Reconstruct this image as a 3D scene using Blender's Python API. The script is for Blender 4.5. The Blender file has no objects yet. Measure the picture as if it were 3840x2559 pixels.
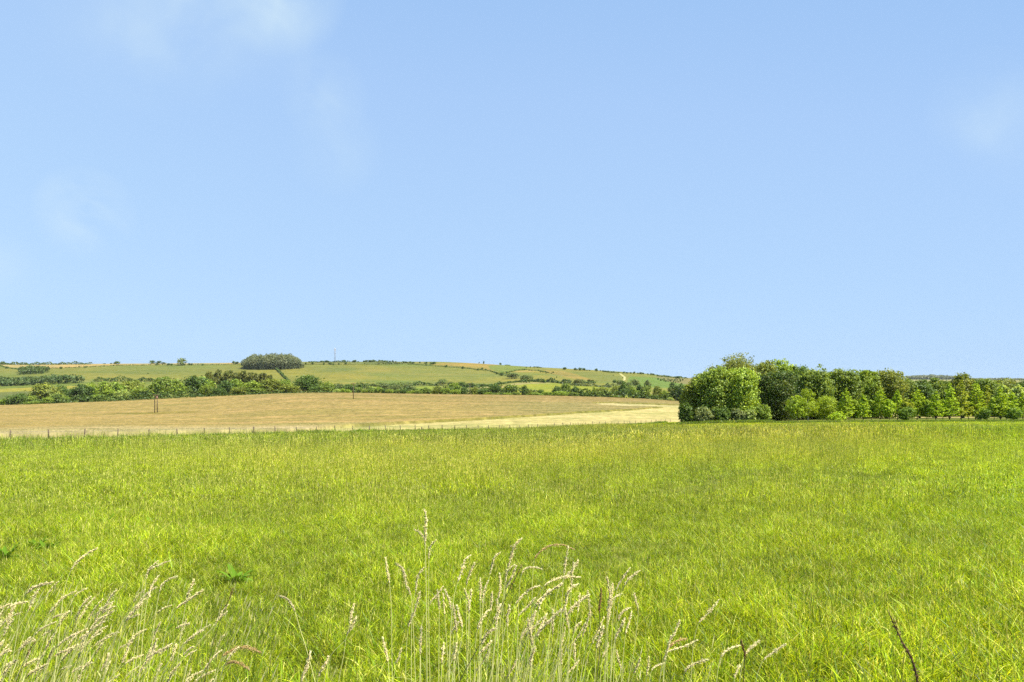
import bpy, math, random
import numpy as np
from mathutils import Vector

# ------------------------------------------------------------------ camera, sky, sun, exposure
scene = bpy.context.scene
COL = scene.collection
F, CX, HY, ZC = 2800.0, 1920.0, 1440.0, 1.75      # focal length (photo pixels), centre, eye level line, eye height
R = math.radians
cam_d = bpy.data.cameras.new('camera')
cam = bpy.data.objects.new('camera', cam_d); COL.objects.link(cam)
cam.location = (0, 0, ZC); cam.rotation_euler = (R(90), 0, 0)
cam_d.sensor_width = 36; cam_d.lens = 36 * F / 3840; cam_d.shift_y = (HY - 1279.5) / 3840
cam_d.clip_start = 0.1; cam_d.clip_end = 20000
scene.camera = cam

EXPOSURE = 1.3
SUN_EL, SUN_AZ = 57.0, 108.0        # azimuth clockwise from +Y (straight ahead): sun stands to the right
scene.view_settings.view_transform = 'Standard'
scene.view_settings.look = 'None'
scene.view_settings.exposure = EXPOSURE
scene.view_settings.gamma = 1
scene.view_settings.use_curve_mapping = False
scene.cycles.max_bounces = 6
scene.cycles.diffuse_bounces = 3
scene.cycles.transmission_bounces = 4
scene.cycles.volume_bounces = 0
scene.cycles.use_denoising = False
scene.cycles.denoiser = 'OPENIMAGEDENOISE'

sd = bpy.data.lights.new('sun', 'SUN'); sun = bpy.data.objects.new('sun', sd); COL.objects.link(sun)
sd.energy = 5.0; sd.angle = R(0.53); sd.color = (1.0, 0.955, 0.87)
to_sun = Vector((math.sin(R(SUN_AZ)) * math.cos(R(SUN_EL)), math.cos(R(SUN_AZ)) * math.cos(R(SUN_EL)), math.sin(R(SUN_EL))))
sun.rotation_euler = to_sun.to_track_quat('Z', 'Y').to_euler()

def lin(c):
    c = np.asarray(c, float) / 255.0
    return np.where(c <= 0.04045, c / 12.92, ((c + 0.055) / 1.055) ** 2.4)

world = bpy.data.worlds.new('World'); scene.world = world; world.use_nodes = True
wn, wl = world.node_tree.nodes, world.node_tree.links
wn.clear()
def N(tree, kind, **kw):
    n = tree.nodes.new(kind)
    for k, v in kw.items():
        if k == 'inp':
            for i, x in v.items(): n.inputs[i].default_value = x
        else: setattr(n, k, v)
    return n
def build_sky():
    t = world.node_tree; L = t.links.new
    def m(op, a, b=None, clamp=False):
        n = N(t, 'ShaderNodeMath', operation=op, use_clamp=clamp)
        for i, v in enumerate((a, b)):
            if v is None: continue
            if isinstance(v, (int, float)): n.inputs[i].default_value = v
            else: L(v, n.inputs[i])
        return n.outputs[0]
    geo = N(t, 'ShaderNodeTexCoord')
    d = geo.outputs['Generated']
    sep = N(t, 'ShaderNodeSeparateXYZ'); L(d, sep.inputs[0])
    sky = N(t, 'ShaderNodeTexSky', sky_type='NISHITA', sun_disc=False, sun_elevation=R(SUN_EL), sun_rotation=R(SUN_AZ))
    # clear pale summer blue: lighter towards the horizon and the west, deeper overhead and towards the sun's side
    k = m('ADD', m('MULTIPLY', sep.outputs['Z'], 1.75), m('MULTIPLY', m('MULTIPLY', sep.outputs['X'], m('ADD', m('ABSOLUTE', sep.outputs['X']), 0.12)), 0.42), True)
    ramp = N(t, 'ShaderNodeValToRGB'); L(k, ramp.inputs[0])
    e = ramp.color_ramp.elements
    S = 10.0 * 2 ** (-EXPOSURE)
    def col(rgb): return tuple(lin(rgb)) + (1,)
    e[0].position = 0.0; e[0].color = col((186, 220, 255))
    e[1].position = 1.0; e[1].color = col((141, 183, 236))
    for p, c in ((0.30, (178, 213, 252)), (0.62, (170, 205, 249)), (0.82, (160, 198, 245))):
        x = e.new(p); x.color = col(c)
    # thin wisps of cloud
    noi = N(t, 'ShaderNodeTexNoise', inp={'Scale': 10.0, 'Detail': 5.0, 'Roughness': 0.52, 'Distortion': 0.25}); L(d, noi.inputs['Vector'])
    wisp = None
    for px, py, rad, amp in ((1040, -60, .08, .9), (930, 20, .10, .3), (700, -20, .10, .35), (620, 170, .085, .24), (1215, 360, .055, .55), (1260, 560, .06, .35),
                             (320, 800, .055, 1.6), (0, 990, .04, .4), (3690, 390, .06, .42), (3830, 520, .06, .3), (420, 60, .1, .22)):
        v = Vector(((px - CX) / F, 1, (HY - py) / F)).normalized()
        dist = N(t, 'ShaderNodeVectorMath', operation='DISTANCE'); L(d, dist.inputs[0]); dist.inputs[1].default_value = v
        f = m('SUBTRACT', 1.0, m('DIVIDE', dist.outputs['Value'], rad), True)
        f = m('MULTIPLY', f, amp * 1.5)
        wisp = f if wisp is None else m('ADD', wisp, f)
    mr = N(t, 'ShaderNodeMapRange', inp={'From Min': .30, 'From Max': .74}); L(noi.outputs[0], mr.inputs[0])
    wisp = m('MULTIPLY', wisp, mr.outputs[0], True)
    mixw = N(t, 'ShaderNodeMix', data_type='RGBA'); L(wisp, mixw.inputs[0]); L(ramp.outputs[0], mixw.inputs[6]); mixw.inputs[7].default_value = col((206, 231, 250))
    sc = N(t, 'ShaderNodeVectorMath', operation='SCALE'); L(mixw.outputs[2], sc.inputs[0]); sc.inputs['Scale'].default_value = S
    mix = N(t, 'ShaderNodeMix', data_type='RGBA'); mix.inputs[0].default_value = 0.95; L(sky.outputs[0], mix.inputs[6]); L(sc.outputs[0], mix.inputs[7])
    bg = N(t, 'ShaderNodeBackground'); bg.inputs['Strength'].default_value = 0.1; L(mix.outputs[2], bg.inputs['Color'])
    out = N(t, 'ShaderNodeOutputWorld'); L(bg.outputs[0], out.inputs[0])
build_sky()

# ------------------------------------------------------------------ helpers
def meta(o, label=None, cat=None, group=None, kind=None):
    if label: o['label'] = label
    if cat: o['category'] = cat
    if group: o['group'] = group
    if kind: o['kind'] = kind
    return o

def mesh_np(name, V, quads=None, tris=None, mat=None, col=None, smooth=False):
    V = np.asarray(V, np.float32)
    me = bpy.data.meshes.new(name)
    me.vertices.add(len(V)); me.vertices.foreach_set('co', V.ravel())
    parts, starts, tot, off = [], [], [], 0
    for a, k in ((quads, 4), (tris, 3)):
        if a is None or len(a) == 0: continue
        a = np.asarray(a, np.int32)
        parts.append(a.ravel()); starts.append(off + np.arange(len(a)) * k); tot.append(np.full(len(a), k)); off += a.size
    li = np.concatenate(parts); st = np.concatenate(starts).astype(np.int32)
    me.loops.add(len(li)); me.loops.foreach_set('vertex_index', li)
    me.polygons.add(len(st)); me.polygons.foreach_set('loop_start', st)
    if smooth: me.polygons.foreach_set('use_smooth', np.ones(len(st), bool))
    me.update(calc_edges=True)
    if col is not None:
        c = np.ones((len(V), 4), np.float32); c[:, :3] = col
        me.color_attributes.new('col', 'FLOAT_COLOR', 'POINT').data.foreach_set('color', c.ravel())
    if mat: me.materials.append(mat)
    return me

def link(name, data, parent=None, loc=None):
    o = bpy.data.objects.new(name, data); COL.objects.link(o)
    if parent: o.parent = parent
    if loc is not None: o.location = loc
    return o

def tube(points, radii, sides=6, cap=True):
    P = np.asarray(points, float); r = np.broadcast_to(np.asarray(radii, float), (len(P),))
    T = np.gradient(P, axis=0); T /= np.linalg.norm(T, axis=1)[:, None] + 1e-9
    ref = np.array([0.0, 1, 0]) if abs(T[0, 1]) < .9 else np.array([1.0, 0, 0])
    A = np.cross(T, ref); A /= np.linalg.norm(A, axis=1)[:, None] + 1e-9
    B = np.cross(T, A)
    th = np.linspace(0, 2 * np.pi, sides, endpoint=False)
    V = (P[:, None] + r[:, None, None] * (np.cos(th)[None, :, None] * A[:, None] + np.sin(th)[None, :, None] * B[:, None])).reshape(-1, 3)
    n = len(P); i = np.arange(n - 1)[:, None] * sides; j = np.arange(sides)[None]; k = (j + 1) % sides
    Q = np.stack([i + j, i + k, i + sides + k, i + sides + j], -1).reshape(-1, 4)
    Tt = []
    if cap:
        V = np.vstack([V, P[:1], P[-1:]])
        for a in range(sides):
            b = (a + 1) % sides
            Tt += [(n * sides, b, a), (n * sides + 1, (n - 1) * sides + a, (n - 1) * sides + b)]
    return V, Q, np.array(Tt, int).reshape(-1, 3)

class MB:
    """collects numpy pieces into one mesh"""
    def __init__(s): s.V, s.Q, s.T, s.C, s.n = [], [], [], [], 0
    def add(s, V, Q=None, T=None, col=None):
        V = np.asarray(V, float)
        if Q is not None and len(Q): s.Q.append(np.asarray(Q) + s.n)
        if T is not None and len(T): s.T.append(np.asarray(T) + s.n)
        if col is not None: s.C.append(np.broadcast_to(np.asarray(col, float), (len(V), 3)))
        s.V.append(V); s.n += len(V)
    def box(s, a, b):
        x0, y0, z0 = a; x1, y1, z1 = b
        s.add([(x0, y0, z0), (x1, y0, z0), (x1, y1, z0), (x0, y1, z0), (x0, y0, z1), (x1, y0, z1), (x1, y1, z1), (x0, y1, z1)],
              [(0, 3, 2, 1), (4, 5, 6, 7), (0, 1, 5, 4), (1, 2, 6, 5), (2, 3, 7, 6), (3, 0, 4, 7)])
    def tube(s, pts, rad, sides=6, col=None):
        V, Q, T = tube(pts, rad, sides); s.add(V, Q, T, col)
    def mesh(s, name, mat, smooth=False):
        return mesh_np(name, np.vstack(s.V), np.vstack(s.Q) if s.Q else None, np.vstack(s.T) if s.T else None, mat, np.vstack(s.C) if s.C else None, smooth)

def pchip(x, y, q):
    x = np.asarray(x, float); y = np.asarray(y, float); q = np.asarray(q, float)
    h = np.diff(x); dl = np.diff(y) / h
    d = np.zeros(len(x)); d[0], d[-1] = dl[0], dl[-1]
    for i in range(1, len(x) - 1):
        if dl[i - 1] * dl[i] > 0:
            w1, w2 = 2 * h[i] + h[i - 1], h[i] + 2 * h[i - 1]
            d[i] = (w1 + w2) / (w1 / dl[i - 1] + w2 / dl[i])
    q = np.clip(q, x[0], x[-1]); i = np.clip(np.searchsorted(x, q) - 1, 0, len(x) - 2)
    s = (q - x[i]) / h[i]
    return ((1 + 2 * s) * (1 - s) ** 2 * y[i] + s * (1 - s) ** 2 * h[i] * d[i] + s * s * (3 - 2 * s) * y[i + 1] + s * s * (s - 1) * h[i] * d[i + 1])

def inpoly(px, py, poly):
    px = np.asarray(px, float); py = np.asarray(py, float); ins = np.zeros(np.broadcast(px, py).shape, bool)
    n = len(poly)
    for a in range(n):
        (x0, y0), (x1, y1) = poly[a], poly[(a + 1) % n]
        if y0 == y1: continue
        c = ((y0 > py) != (y1 > py)) & (px < (x1 - x0) * (py - y0) / (y1 - y0) + x0)
        ins ^= c
    return ins

# ------------------------------------------------------------------ lie of the land
VX = [-1000, 0, 800, 1600, 2000, 2400, 2700, 3200, 3840, 4800]
VV = [1566, 1562, 1562, 1563, 1566, 1558, 1546, 1538, 1535, 1533]
def Vof(px): return pchip(VX, VV, px)
FT0, FA, FY0, FB = -34.97, 1.386, 52.0, 2.109          # fence line: X = FT0 + FA t, Y = FY0 + FB t, one post per t
def fenceY(px):
    u = (np.clip(px, -3000, 2600) - CX) / F
    t = (u * FY0 - FT0) / (FA - u * FB)
    return FY0 + FB * t
def Yb(px):                                             # far edge of the meadow
    px = np.asarray(px, float)
    return np.minimum(np.maximum(fenceY(px), 14), 158.0)

PROF = {   # photo column -> (distance, photo row) of the ground beyond the fence
 -1000: [(120, 1640), (200, 1602), (320, 1572), (450, 1548), (505, 1538), (560, 1542), (700, 1545), (850, 1500), (1000, 1455), (1100, 1432), (1300, 1392), (1500, 1376), (1700, 1384), (2500, 1420), (4500, 1440), (6000, 1450)],
 0:    [(100, 1622), (200, 1592), (320, 1562), (450, 1532), (505, 1523), (560, 1527), (700, 1530), (850, 1490), (1000, 1444), (1100, 1424), (1300, 1385), (1500, 1368), (1700, 1374), (2500, 1415), (4500, 1440), (6000, 1450)],
 400:  [(100, 1615), (200, 1588), (330, 1557), (450, 1520), (505, 1508), (560, 1512), (700, 1520), (850, 1475), (1000, 1431), (1100, 1412), (1300, 1374), (1500, 1365), (1700, 1371), (2500, 1415), (4500, 1440), (6000, 1450)],
 800:  [(120, 1610), (200, 1582), (330, 1543), (430, 1509), (505, 1489), (560, 1493), (700, 1505), (850, 1470), (1000, 1440), (1300, 1385), (1500, 1362), (1700, 1368), (2500, 1415), (4500, 1440), (6000, 1450)],
 1200: [(120, 1604), (200, 1571), (300, 1531), (380, 1501), (450, 1484), (505, 1476), (560, 1481), (700, 1494), (800, 1472), (1000, 1443), (1300, 1381), (1430, 1361), (1510, 1357), (1700, 1364), (2500, 1415), (4500, 1440), (6000, 1450)],
 1600: [(130, 1598), (200, 1567), (300, 1531), (400, 1500), (505, 1481), (560, 1486), (700, 1494), (800, 1470), (1000, 1444), (1300, 1388), (1430, 1364), (1510, 1357), (1700, 1364), (2500, 1415), (4500, 1440), (6000, 1450)],
 2000: [(135, 1590), (200, 1566), (300, 1534), (400, 1505), (505, 1486), (560, 1490), (680, 1497), (790, 1472), (950, 1437), (1200, 1408), (1510, 1377), (1700, 1383), (2500, 1420), (4500, 1440), (6000, 1450)],
 2400: [(170, 1577), (220, 1561), (300, 1540), (400, 1517), (505, 1498), (560, 1501), (680, 1505), (790, 1485), (950, 1452), (1200, 1426), (1510, 1400), (1700, 1406), (2500, 1430), (4500, 1442), (6000, 1450)],
 2560: [(175, 1574), (220, 1562), (300, 1545), (400, 1525), (505, 1508), (560, 1511), (680, 1512), (790, 1490), (950, 1465), (1200, 1440), (1510, 1416), (1700, 1420), (2500, 1438), (4500, 1442), (6000, 1450)],
 3000: [(175, 1564), (220, 1556), (300, 1545), (505, 1515), (700, 1512), (950, 1480), (1510, 1446), (2500, 1452), (3500, 1444), (4500, 1436), (6000, 1445)],
 3400: [(175, 1561), (220, 1552), (300, 1540), (505, 1512), (700, 1510), (950, 1482), (1510, 1452), (2500, 1452), (3500, 1438), (4500, 1424), (6000, 1445)],
 3840: [(175, 1559), (220, 1550), (300, 1540), (505, 1512), (700, 1510), (950, 1482), (1510, 1452), (2500, 1452), (3500, 1439), (4500, 1426), (6000, 1445)],
 4800: [(175, 1556), (220, 1550), (300, 1540), (505, 1512), (700, 1510), (950, 1482), (1510, 1452), (2500, 1452), (3500, 1440), (4500, 1428), (6000, 1445)],
}
PCOL = np.array(sorted(PROF), float)
YG = np.concatenate([np.geomspace(10, 600, 260), np.geomspace(606, 6000, 260)])
ZG = []
for c in PCOL:
    yb = float(Yb(c)); sl = (float(Vof(c)) - HY) / F
    ys = [0.0, yb * .5, yb] + [y for y, p in PROF[c] if y > yb + 12]
    zs = [0.0, -sl * yb * .5, -sl * yb] + [ZC - (p - HY) / F * y for y, p in PROF[c] if y > yb + 12]
    ZG.append(pchip(ys, zs, YG))
ZG = np.array(ZG)
_fine = np.linspace(-1000, 4800, 581)
ZF = np.array([pchip(PCOL, ZG[:, i], _fine) for i in range(len(YG))]).T       # [581 columns, YG]
def ground(px, Y):
    """height of the ground at photo column px, distance Y"""
    px = np.asarray(px, float); Y = np.asarray(Y, float)
    px, Y = np.broadcast_arrays(np.clip(px, -1000, 4800), Y)
    near = -(Vof(px) - HY) / F * Y
    a = (px + 1000) / 10.0; i = np.clip(a.astype(int), 0, 579); fa = a - i
    yy = np.clip(Y, YG[0], YG[-1]); j = np.clip(np.searchsorted(YG, yy) - 1, 0, len(YG) - 2); fb = (yy - YG[j]) / (YG[j + 1] - YG[j])
    z = (ZF[i, j] * (1 - fa) + ZF[i + 1, j] * fa) * (1 - fb) + (ZF[i, j + 1] * (1 - fa) + ZF[i + 1, j + 1] * fa) * fb
    w = np.clip((Y - .9 * Yb(px)) / (.1 * Yb(px)), 0, 1)
    return near * (1 - w) + z * w
def P(px, Y, h=0.0):
    return Vector(((px - CX) / F * Y, Y, float(ground(px, Y)) + h))
def row_of(px, Y, z): return HY + (ZC - z) * F / Y
def z_of(py, Y): return ZC - (py - HY) / F * Y
def Y_at(px, py, lo=700.0, hi=1505.0):
    ys = np.linspace(lo, hi, 400); rows = row_of(px, ys, ground(np.full(400, px), ys))
    k = np.argmin(np.abs(rows - py)); return float(ys[k])

# ------------------------------------------------------------------ materials
def new_mat(name):
    m = bpy.data.materials.new(name); m.use_nodes = True; m.node_tree.nodes.clear(); return m

def leaf_mat(name, trans=0.35, rough=0.6, spec=0.25, tint=True, inst=None, warm=(1.25, 1.12, 0.45)):
    """foliage: vertex colour x object tint, part of the light passing through the leaf"""
    m = new_mat(name); t = m.node_tree; L = t.links.new
    a = N(t, 'ShaderNodeAttribute', attribute_name='col')
    c = a.outputs['Color']
    if tint:
        oi = N(t, 'ShaderNodeObjectInfo')
        mx = N(t, 'ShaderNodeMix', data_type='RGBA', blend_type='MULTIPLY'); mx.inputs[0].default_value = 1
        L(c, mx.inputs[6]); L(oi.outputs['Color'], mx.inputs[7]); c = mx.outputs[2]
    if inst:
        ai = N(t, 'ShaderNodeAttribute', attribute_type='INSTANCER', attribute_name=inst)
        mx = N(t, 'ShaderNodeMix', data_type='RGBA', blend_type='MULTIPLY'); mx.inputs[0].default_value = 1
        L(c, mx.inputs[6]); L(ai.outputs['Color'], mx.inputs[7]); c = mx.outputs[2]
    b = N(t, 'ShaderNodeBsdfPrincipled', inp={'Roughness': rough, 'Specular IOR Level': spec}); L(c, b.inputs['Base Color'])
    tc = N(t, 'ShaderNodeMix', data_type='RGBA', blend_type='MULTIPLY'); tc.inputs[0].default_value = 1; L(c, tc.inputs[6]); tc.inputs[7].default_value = (*warm, 1)
    tr = N(t, 'ShaderNodeBsdfTranslucent'); L(tc.outputs[2], tr.inputs['Color'])
    ms = N(t, 'ShaderNodeMixShader'); ms.inputs[0].default_value = trans; L(b.outputs[0], ms.inputs[1]); L(tr.outputs[0], ms.inputs[2])
    o = N(t, 'ShaderNodeOutputMaterial'); L(ms.outputs[0], o.inputs[0])
    return m

def ground_mat(name, noise, bump=0.0, rough=0.9):
    """vertex colour varied by world-space noise: noise = [(scale xyz, low colour multiplier, high colour multiplier, detail)]"""
    m = new_mat(name); t = m.node_tree; L = t.links.new
    c = N(t, 'ShaderNodeAttribute', attribute_name='col').outputs['Color']
    g = N(t, 'ShaderNodeNewGeometry')
    last = None
    for sc, lo, hi, det in noise:
        vm = N(t, 'ShaderNodeVectorMath', operation='MULTIPLY'); L(g.outputs['Position'], vm.inputs[0]); vm.inputs[1].default_value = sc
        nz = N(t, 'ShaderNodeTexNoise', inp={'Scale': 1.0, 'Detail': det, 'Roughness': 0.6}); L(vm.outputs[0], nz.inputs['Vector'])
        rp = N(t, 'ShaderNodeValToRGB'); L(nz.outputs[0], rp.inputs[0])
        rp.color_ramp.elements[0].position = .3; rp.color_ramp.elements[0].color = (*lo, 1)
        rp.color_ramp.elements[1].position = .7; rp.color_ramp.elements[1].color = (*hi, 1)
        mx = N(t, 'ShaderNodeMix', data_type='RGBA', blend_type='MULTIPLY'); mx.inputs[0].default_value = 1
        L(c, mx.inputs[6]); L(rp.outputs[0], mx.inputs[7]); c = mx.outputs[2]; last = nz
    b = N(t, 'ShaderNodeBsdfPrincipled', inp={'Roughness': rough, 'Specular IOR Level': 0.1}); L(c, b.inputs['Base Color'])
    if bump and last:
        bp = N(t, 'ShaderNodeBump', inp={'Strength': bump, 'Distance': 0.5}); L(last.outputs[0], bp.inputs['Height']); L(bp.outputs[0], b.inputs['Normal'])
    o = N(t, 'ShaderNodeOutputMaterial'); L(b.outputs[0], o.inputs[0])
    return m

def plain_mat(name, rgb, rough=0.8, noise=0.35, scale=6.0, metal=0.0):
    m = new_mat(name); t = m.node_tree; L = t.links.new
    tc = N(t, 'ShaderNodeTexCoord'); nz = N(t, 'ShaderNodeTexNoise', inp={'Scale': scale, 'Detail': 5.0}); L(tc.outputs['Object'], nz.inputs['Vector'])
    rp = N(t, 'ShaderNodeValToRGB'); L(nz.outputs[0], rp.inputs[0])
    for i, k in ((0, 1 - noise), (1, 1 + noise)):
        rp.color_ramp.elements[i].color = (*[min(1, v * k) for v in rgb], 1); rp.color_ramp.elements[i].position = .3 + .4 * i
    b = N(t, 'ShaderNodeBsdfPrincipled', inp={'Roughness': rough, 'Metallic': metal, 'Specular IOR Level': .3}); L(rp.outputs[0], b.inputs['Base Color'])
    o = N(t, 'ShaderNodeOutputMaterial'); L(b.outputs[0], o.inputs[0])
    return m

M_LEAF = leaf_mat('leaf', .34, .55, .3)
M_BARK = plain_mat('bark', (.10, .075, .05), .9, .4, 8)
M_PALEBARK = plain_mat('pale_bark', (.62, .58, .50), .8, .25, 8)
M_POST = plain_mat('weathered_post', (.13, .095, .06), .9, .35, 5)
M_POLE = plain_mat('creosote_pole', (.085, .055, .032), .85, .3, 3)
M_STEEL = plain_mat('galvanised_steel', (.30, .31, .33), .5, .15, 2, .6)
M_WIRE = plain_mat('fence_wire', (.28, .27, .26), .5, .1, 2, .7)
M_CERAMIC = plain_mat('insulator', (.25, .12, .08), .3, .1, 4)
M_GRASS = leaf_mat('grass_blade', .42, .45, .30, tint=False, inst='tint', warm=(1.2, 1.1, .4))
M_SEED = leaf_mat('seed_head', .5, .8, .08, tint=True, warm=(1.05, 1.05, .75))
M_DOCK = leaf_mat('dock_leaf', .3, .95, .02, tint=False)
M_STALK = leaf_mat('stalk', .15, .6, .3, tint=True, warm=(1.1, 1.0, .6))
M_MEADOW = ground_mat('meadow_soil', [((.15, .15, .15), (.75, .8, .7), (1.25, 1.2, 1.2), 4), ((3, 3, 3), (.6, .6, .6), (1.3, 1.3, 1.3), 4)], .5)
M_WHEAT = ground_mat('wheat', [((.010, .045, .02), (.78, .88, .66), (1.17, 1.11, 1.17), 4), ((.09, .075, .1), (.76, .82, .70), (1.22, 1.17, 1.2), 7), ((.5, .25, .5), (.56, .58, .48), (1.40, 1.36, 1.34), 6)], .9)
M_HILL = ground_mat('downland', [((.006, .012, .02), (.74, .92, .95), (1.28, 1.10, 1.0), 5), ((.03, .05, .05), (.84, .87, .84), (1.14, 1.12, 1.1), 6), ((.16, .08, .1), (.78, .82, .78), (1.2, 1.16, 1.15), 5)], .3)

# ------------------------------------------------------------------ the ground sheets
rng = np.random.default_rng(7)

def grid_faces(nr, nc):
    i = np.arange(nr - 1)[:, None] * nc; j = np.arange(nc - 1)[None]
    return np.stack([i + j, i + j + 1, i + nc + j + 1, i + nc + j], -1).reshape(-1, 4)

def build_meadow():
    px = np.linspace(-1000, 4800, 291); r = np.linspace(0, 1, 150)
    yb = Yb(px)
    Y = .6 * (yb[None] / .6) ** r[:, None]
    Y = np.vstack([np.full((1, 291), -9.0), Y]); PX = np.broadcast_to(px, Y.shape)
    X = (PX - CX) / F * np.maximum(np.abs(Y), np.where(Y < 5, 5.0, 0)); 
    pt = np.clip(CX + F * X / np.maximum(Y, .5), -1000, 4800)
    Z = np.where(Y < .3, -(1562 - HY) / F * Y, ground(pt, np.maximum(Y, .3)))
    Z = Z + .03 * np.sin(X * .7 + Y * .3) * np.sin(Y * .5) * np.clip(Y / 5, 0, 1) * np.clip((yb[None] - Y) / 6, 0, 1)
    V = np.stack([X, Y, Z], -1).reshape(-1, 3)
    o = link('meadow', mesh_np('meadow', V, grid_faces(*Y.shape), mat=M_MEADOW, col=(.10, .115, .018), smooth=True)); o['kind'] = 'structure'
build_meadow()

STUBBLE = [(1000, 1660), (1225, 1612), (1290, 1606), (1380, 1601), (1484, 1593), (1600, 1587), (1800, 1576), (2000, 1563), (2200, 1549), (2400, 1537), (2488, 1529.5),
           (2400, 1528), (2320, 1526), (2252, 1522), (2220, 1513), (2300, 1512.5), (2400, 1516), (2560, 1523), (2700, 1527), (3200, 1530), (3900, 1530), (4900, 1530), (4900, 1700), (1000, 1700)]
def build_wheat():
    px = np.linspace(-1000, 4800, 1161)
    nr = 430; r = np.linspace(0, 1, nr)
    yb = Yb(px); Y = yb[None] * (509.0 / yb[None]) ** r[:, None]; PX = np.broadcast_to(px, Y.shape)
    Z = ground(PX, Y); ROW = row_of(PX, Y, Z)
    wob = 1.3 * np.sin(PX * .05) + .9 * np.sin(PX * .131 + 1)
    stub = inpoly(PX, ROW + wob * .25, STUBBLE)
    margin = (Y - yb[None]) < 1.6
    crop = ~stub & ~margin & (Y < 506)
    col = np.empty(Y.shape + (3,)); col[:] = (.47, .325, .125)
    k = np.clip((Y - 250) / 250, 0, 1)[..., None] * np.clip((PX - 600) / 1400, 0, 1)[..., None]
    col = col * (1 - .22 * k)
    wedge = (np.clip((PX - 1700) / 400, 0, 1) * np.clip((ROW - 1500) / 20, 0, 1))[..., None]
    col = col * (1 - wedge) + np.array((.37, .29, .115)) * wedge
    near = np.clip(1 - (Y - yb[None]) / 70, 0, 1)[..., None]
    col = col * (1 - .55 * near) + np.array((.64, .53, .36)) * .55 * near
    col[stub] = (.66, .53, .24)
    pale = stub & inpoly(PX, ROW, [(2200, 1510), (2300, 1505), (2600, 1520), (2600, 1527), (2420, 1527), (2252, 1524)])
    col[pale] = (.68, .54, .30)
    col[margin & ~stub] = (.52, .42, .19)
    # the cut edge of the standing crop: green stems and weeds low down
    edge = np.zeros_like(crop); edge[:-1] |= stub[:-1] & crop[1:]; edge[:-2] |= stub[:-2] & crop[2:]
    e2 = np.zeros_like(crop); e2[1:] |= crop[1:] & stub[:-1]; e2[2:] |= crop[2:] & stub[:-2]; e2[3:] |= crop[3:] & stub[:-3]
    fd = (np.clip((PX - 1150) / 500, 0, 1) * .8)[..., None]
    col = np.where(edge[..., None], col * (1 - fd) + np.array((.19, .18, .03)) * fd, col); col = np.where(e2[..., None], col * (1 - fd) + np.array((.29, .25, .05)) * fd, col)
    h = np.where(crop, .55, 0.0)
    h = h + np.where(crop, rng.normal(0, .045, Y.shape), rng.normal(0, .012, Y.shape))
    # unmown weeds round the poles
    for (cx, cy, wx, wy) in ((600, 1554, 130, 3.0), (700, 1550, 60, 2.5), (1330, 1500.5, 75, 1.6), (520, 1557, 90, 2.5)):
        g = np.exp(-((PX - cx) / wx) ** 2 - ((ROW - cy) / wy) ** 2)[..., None] * .8
        col = col * (1 - g) + np.array((.26, .21, .03)) * g
    Z = Z + h; Z[0] -= h[0]
    X = (PX - CX) / F * Y
    V = np.stack([X, Y, Z], -1).reshape(-1, 3)
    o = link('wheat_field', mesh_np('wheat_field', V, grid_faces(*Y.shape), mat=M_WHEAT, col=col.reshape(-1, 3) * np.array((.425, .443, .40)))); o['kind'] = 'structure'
build_wheat()

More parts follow.
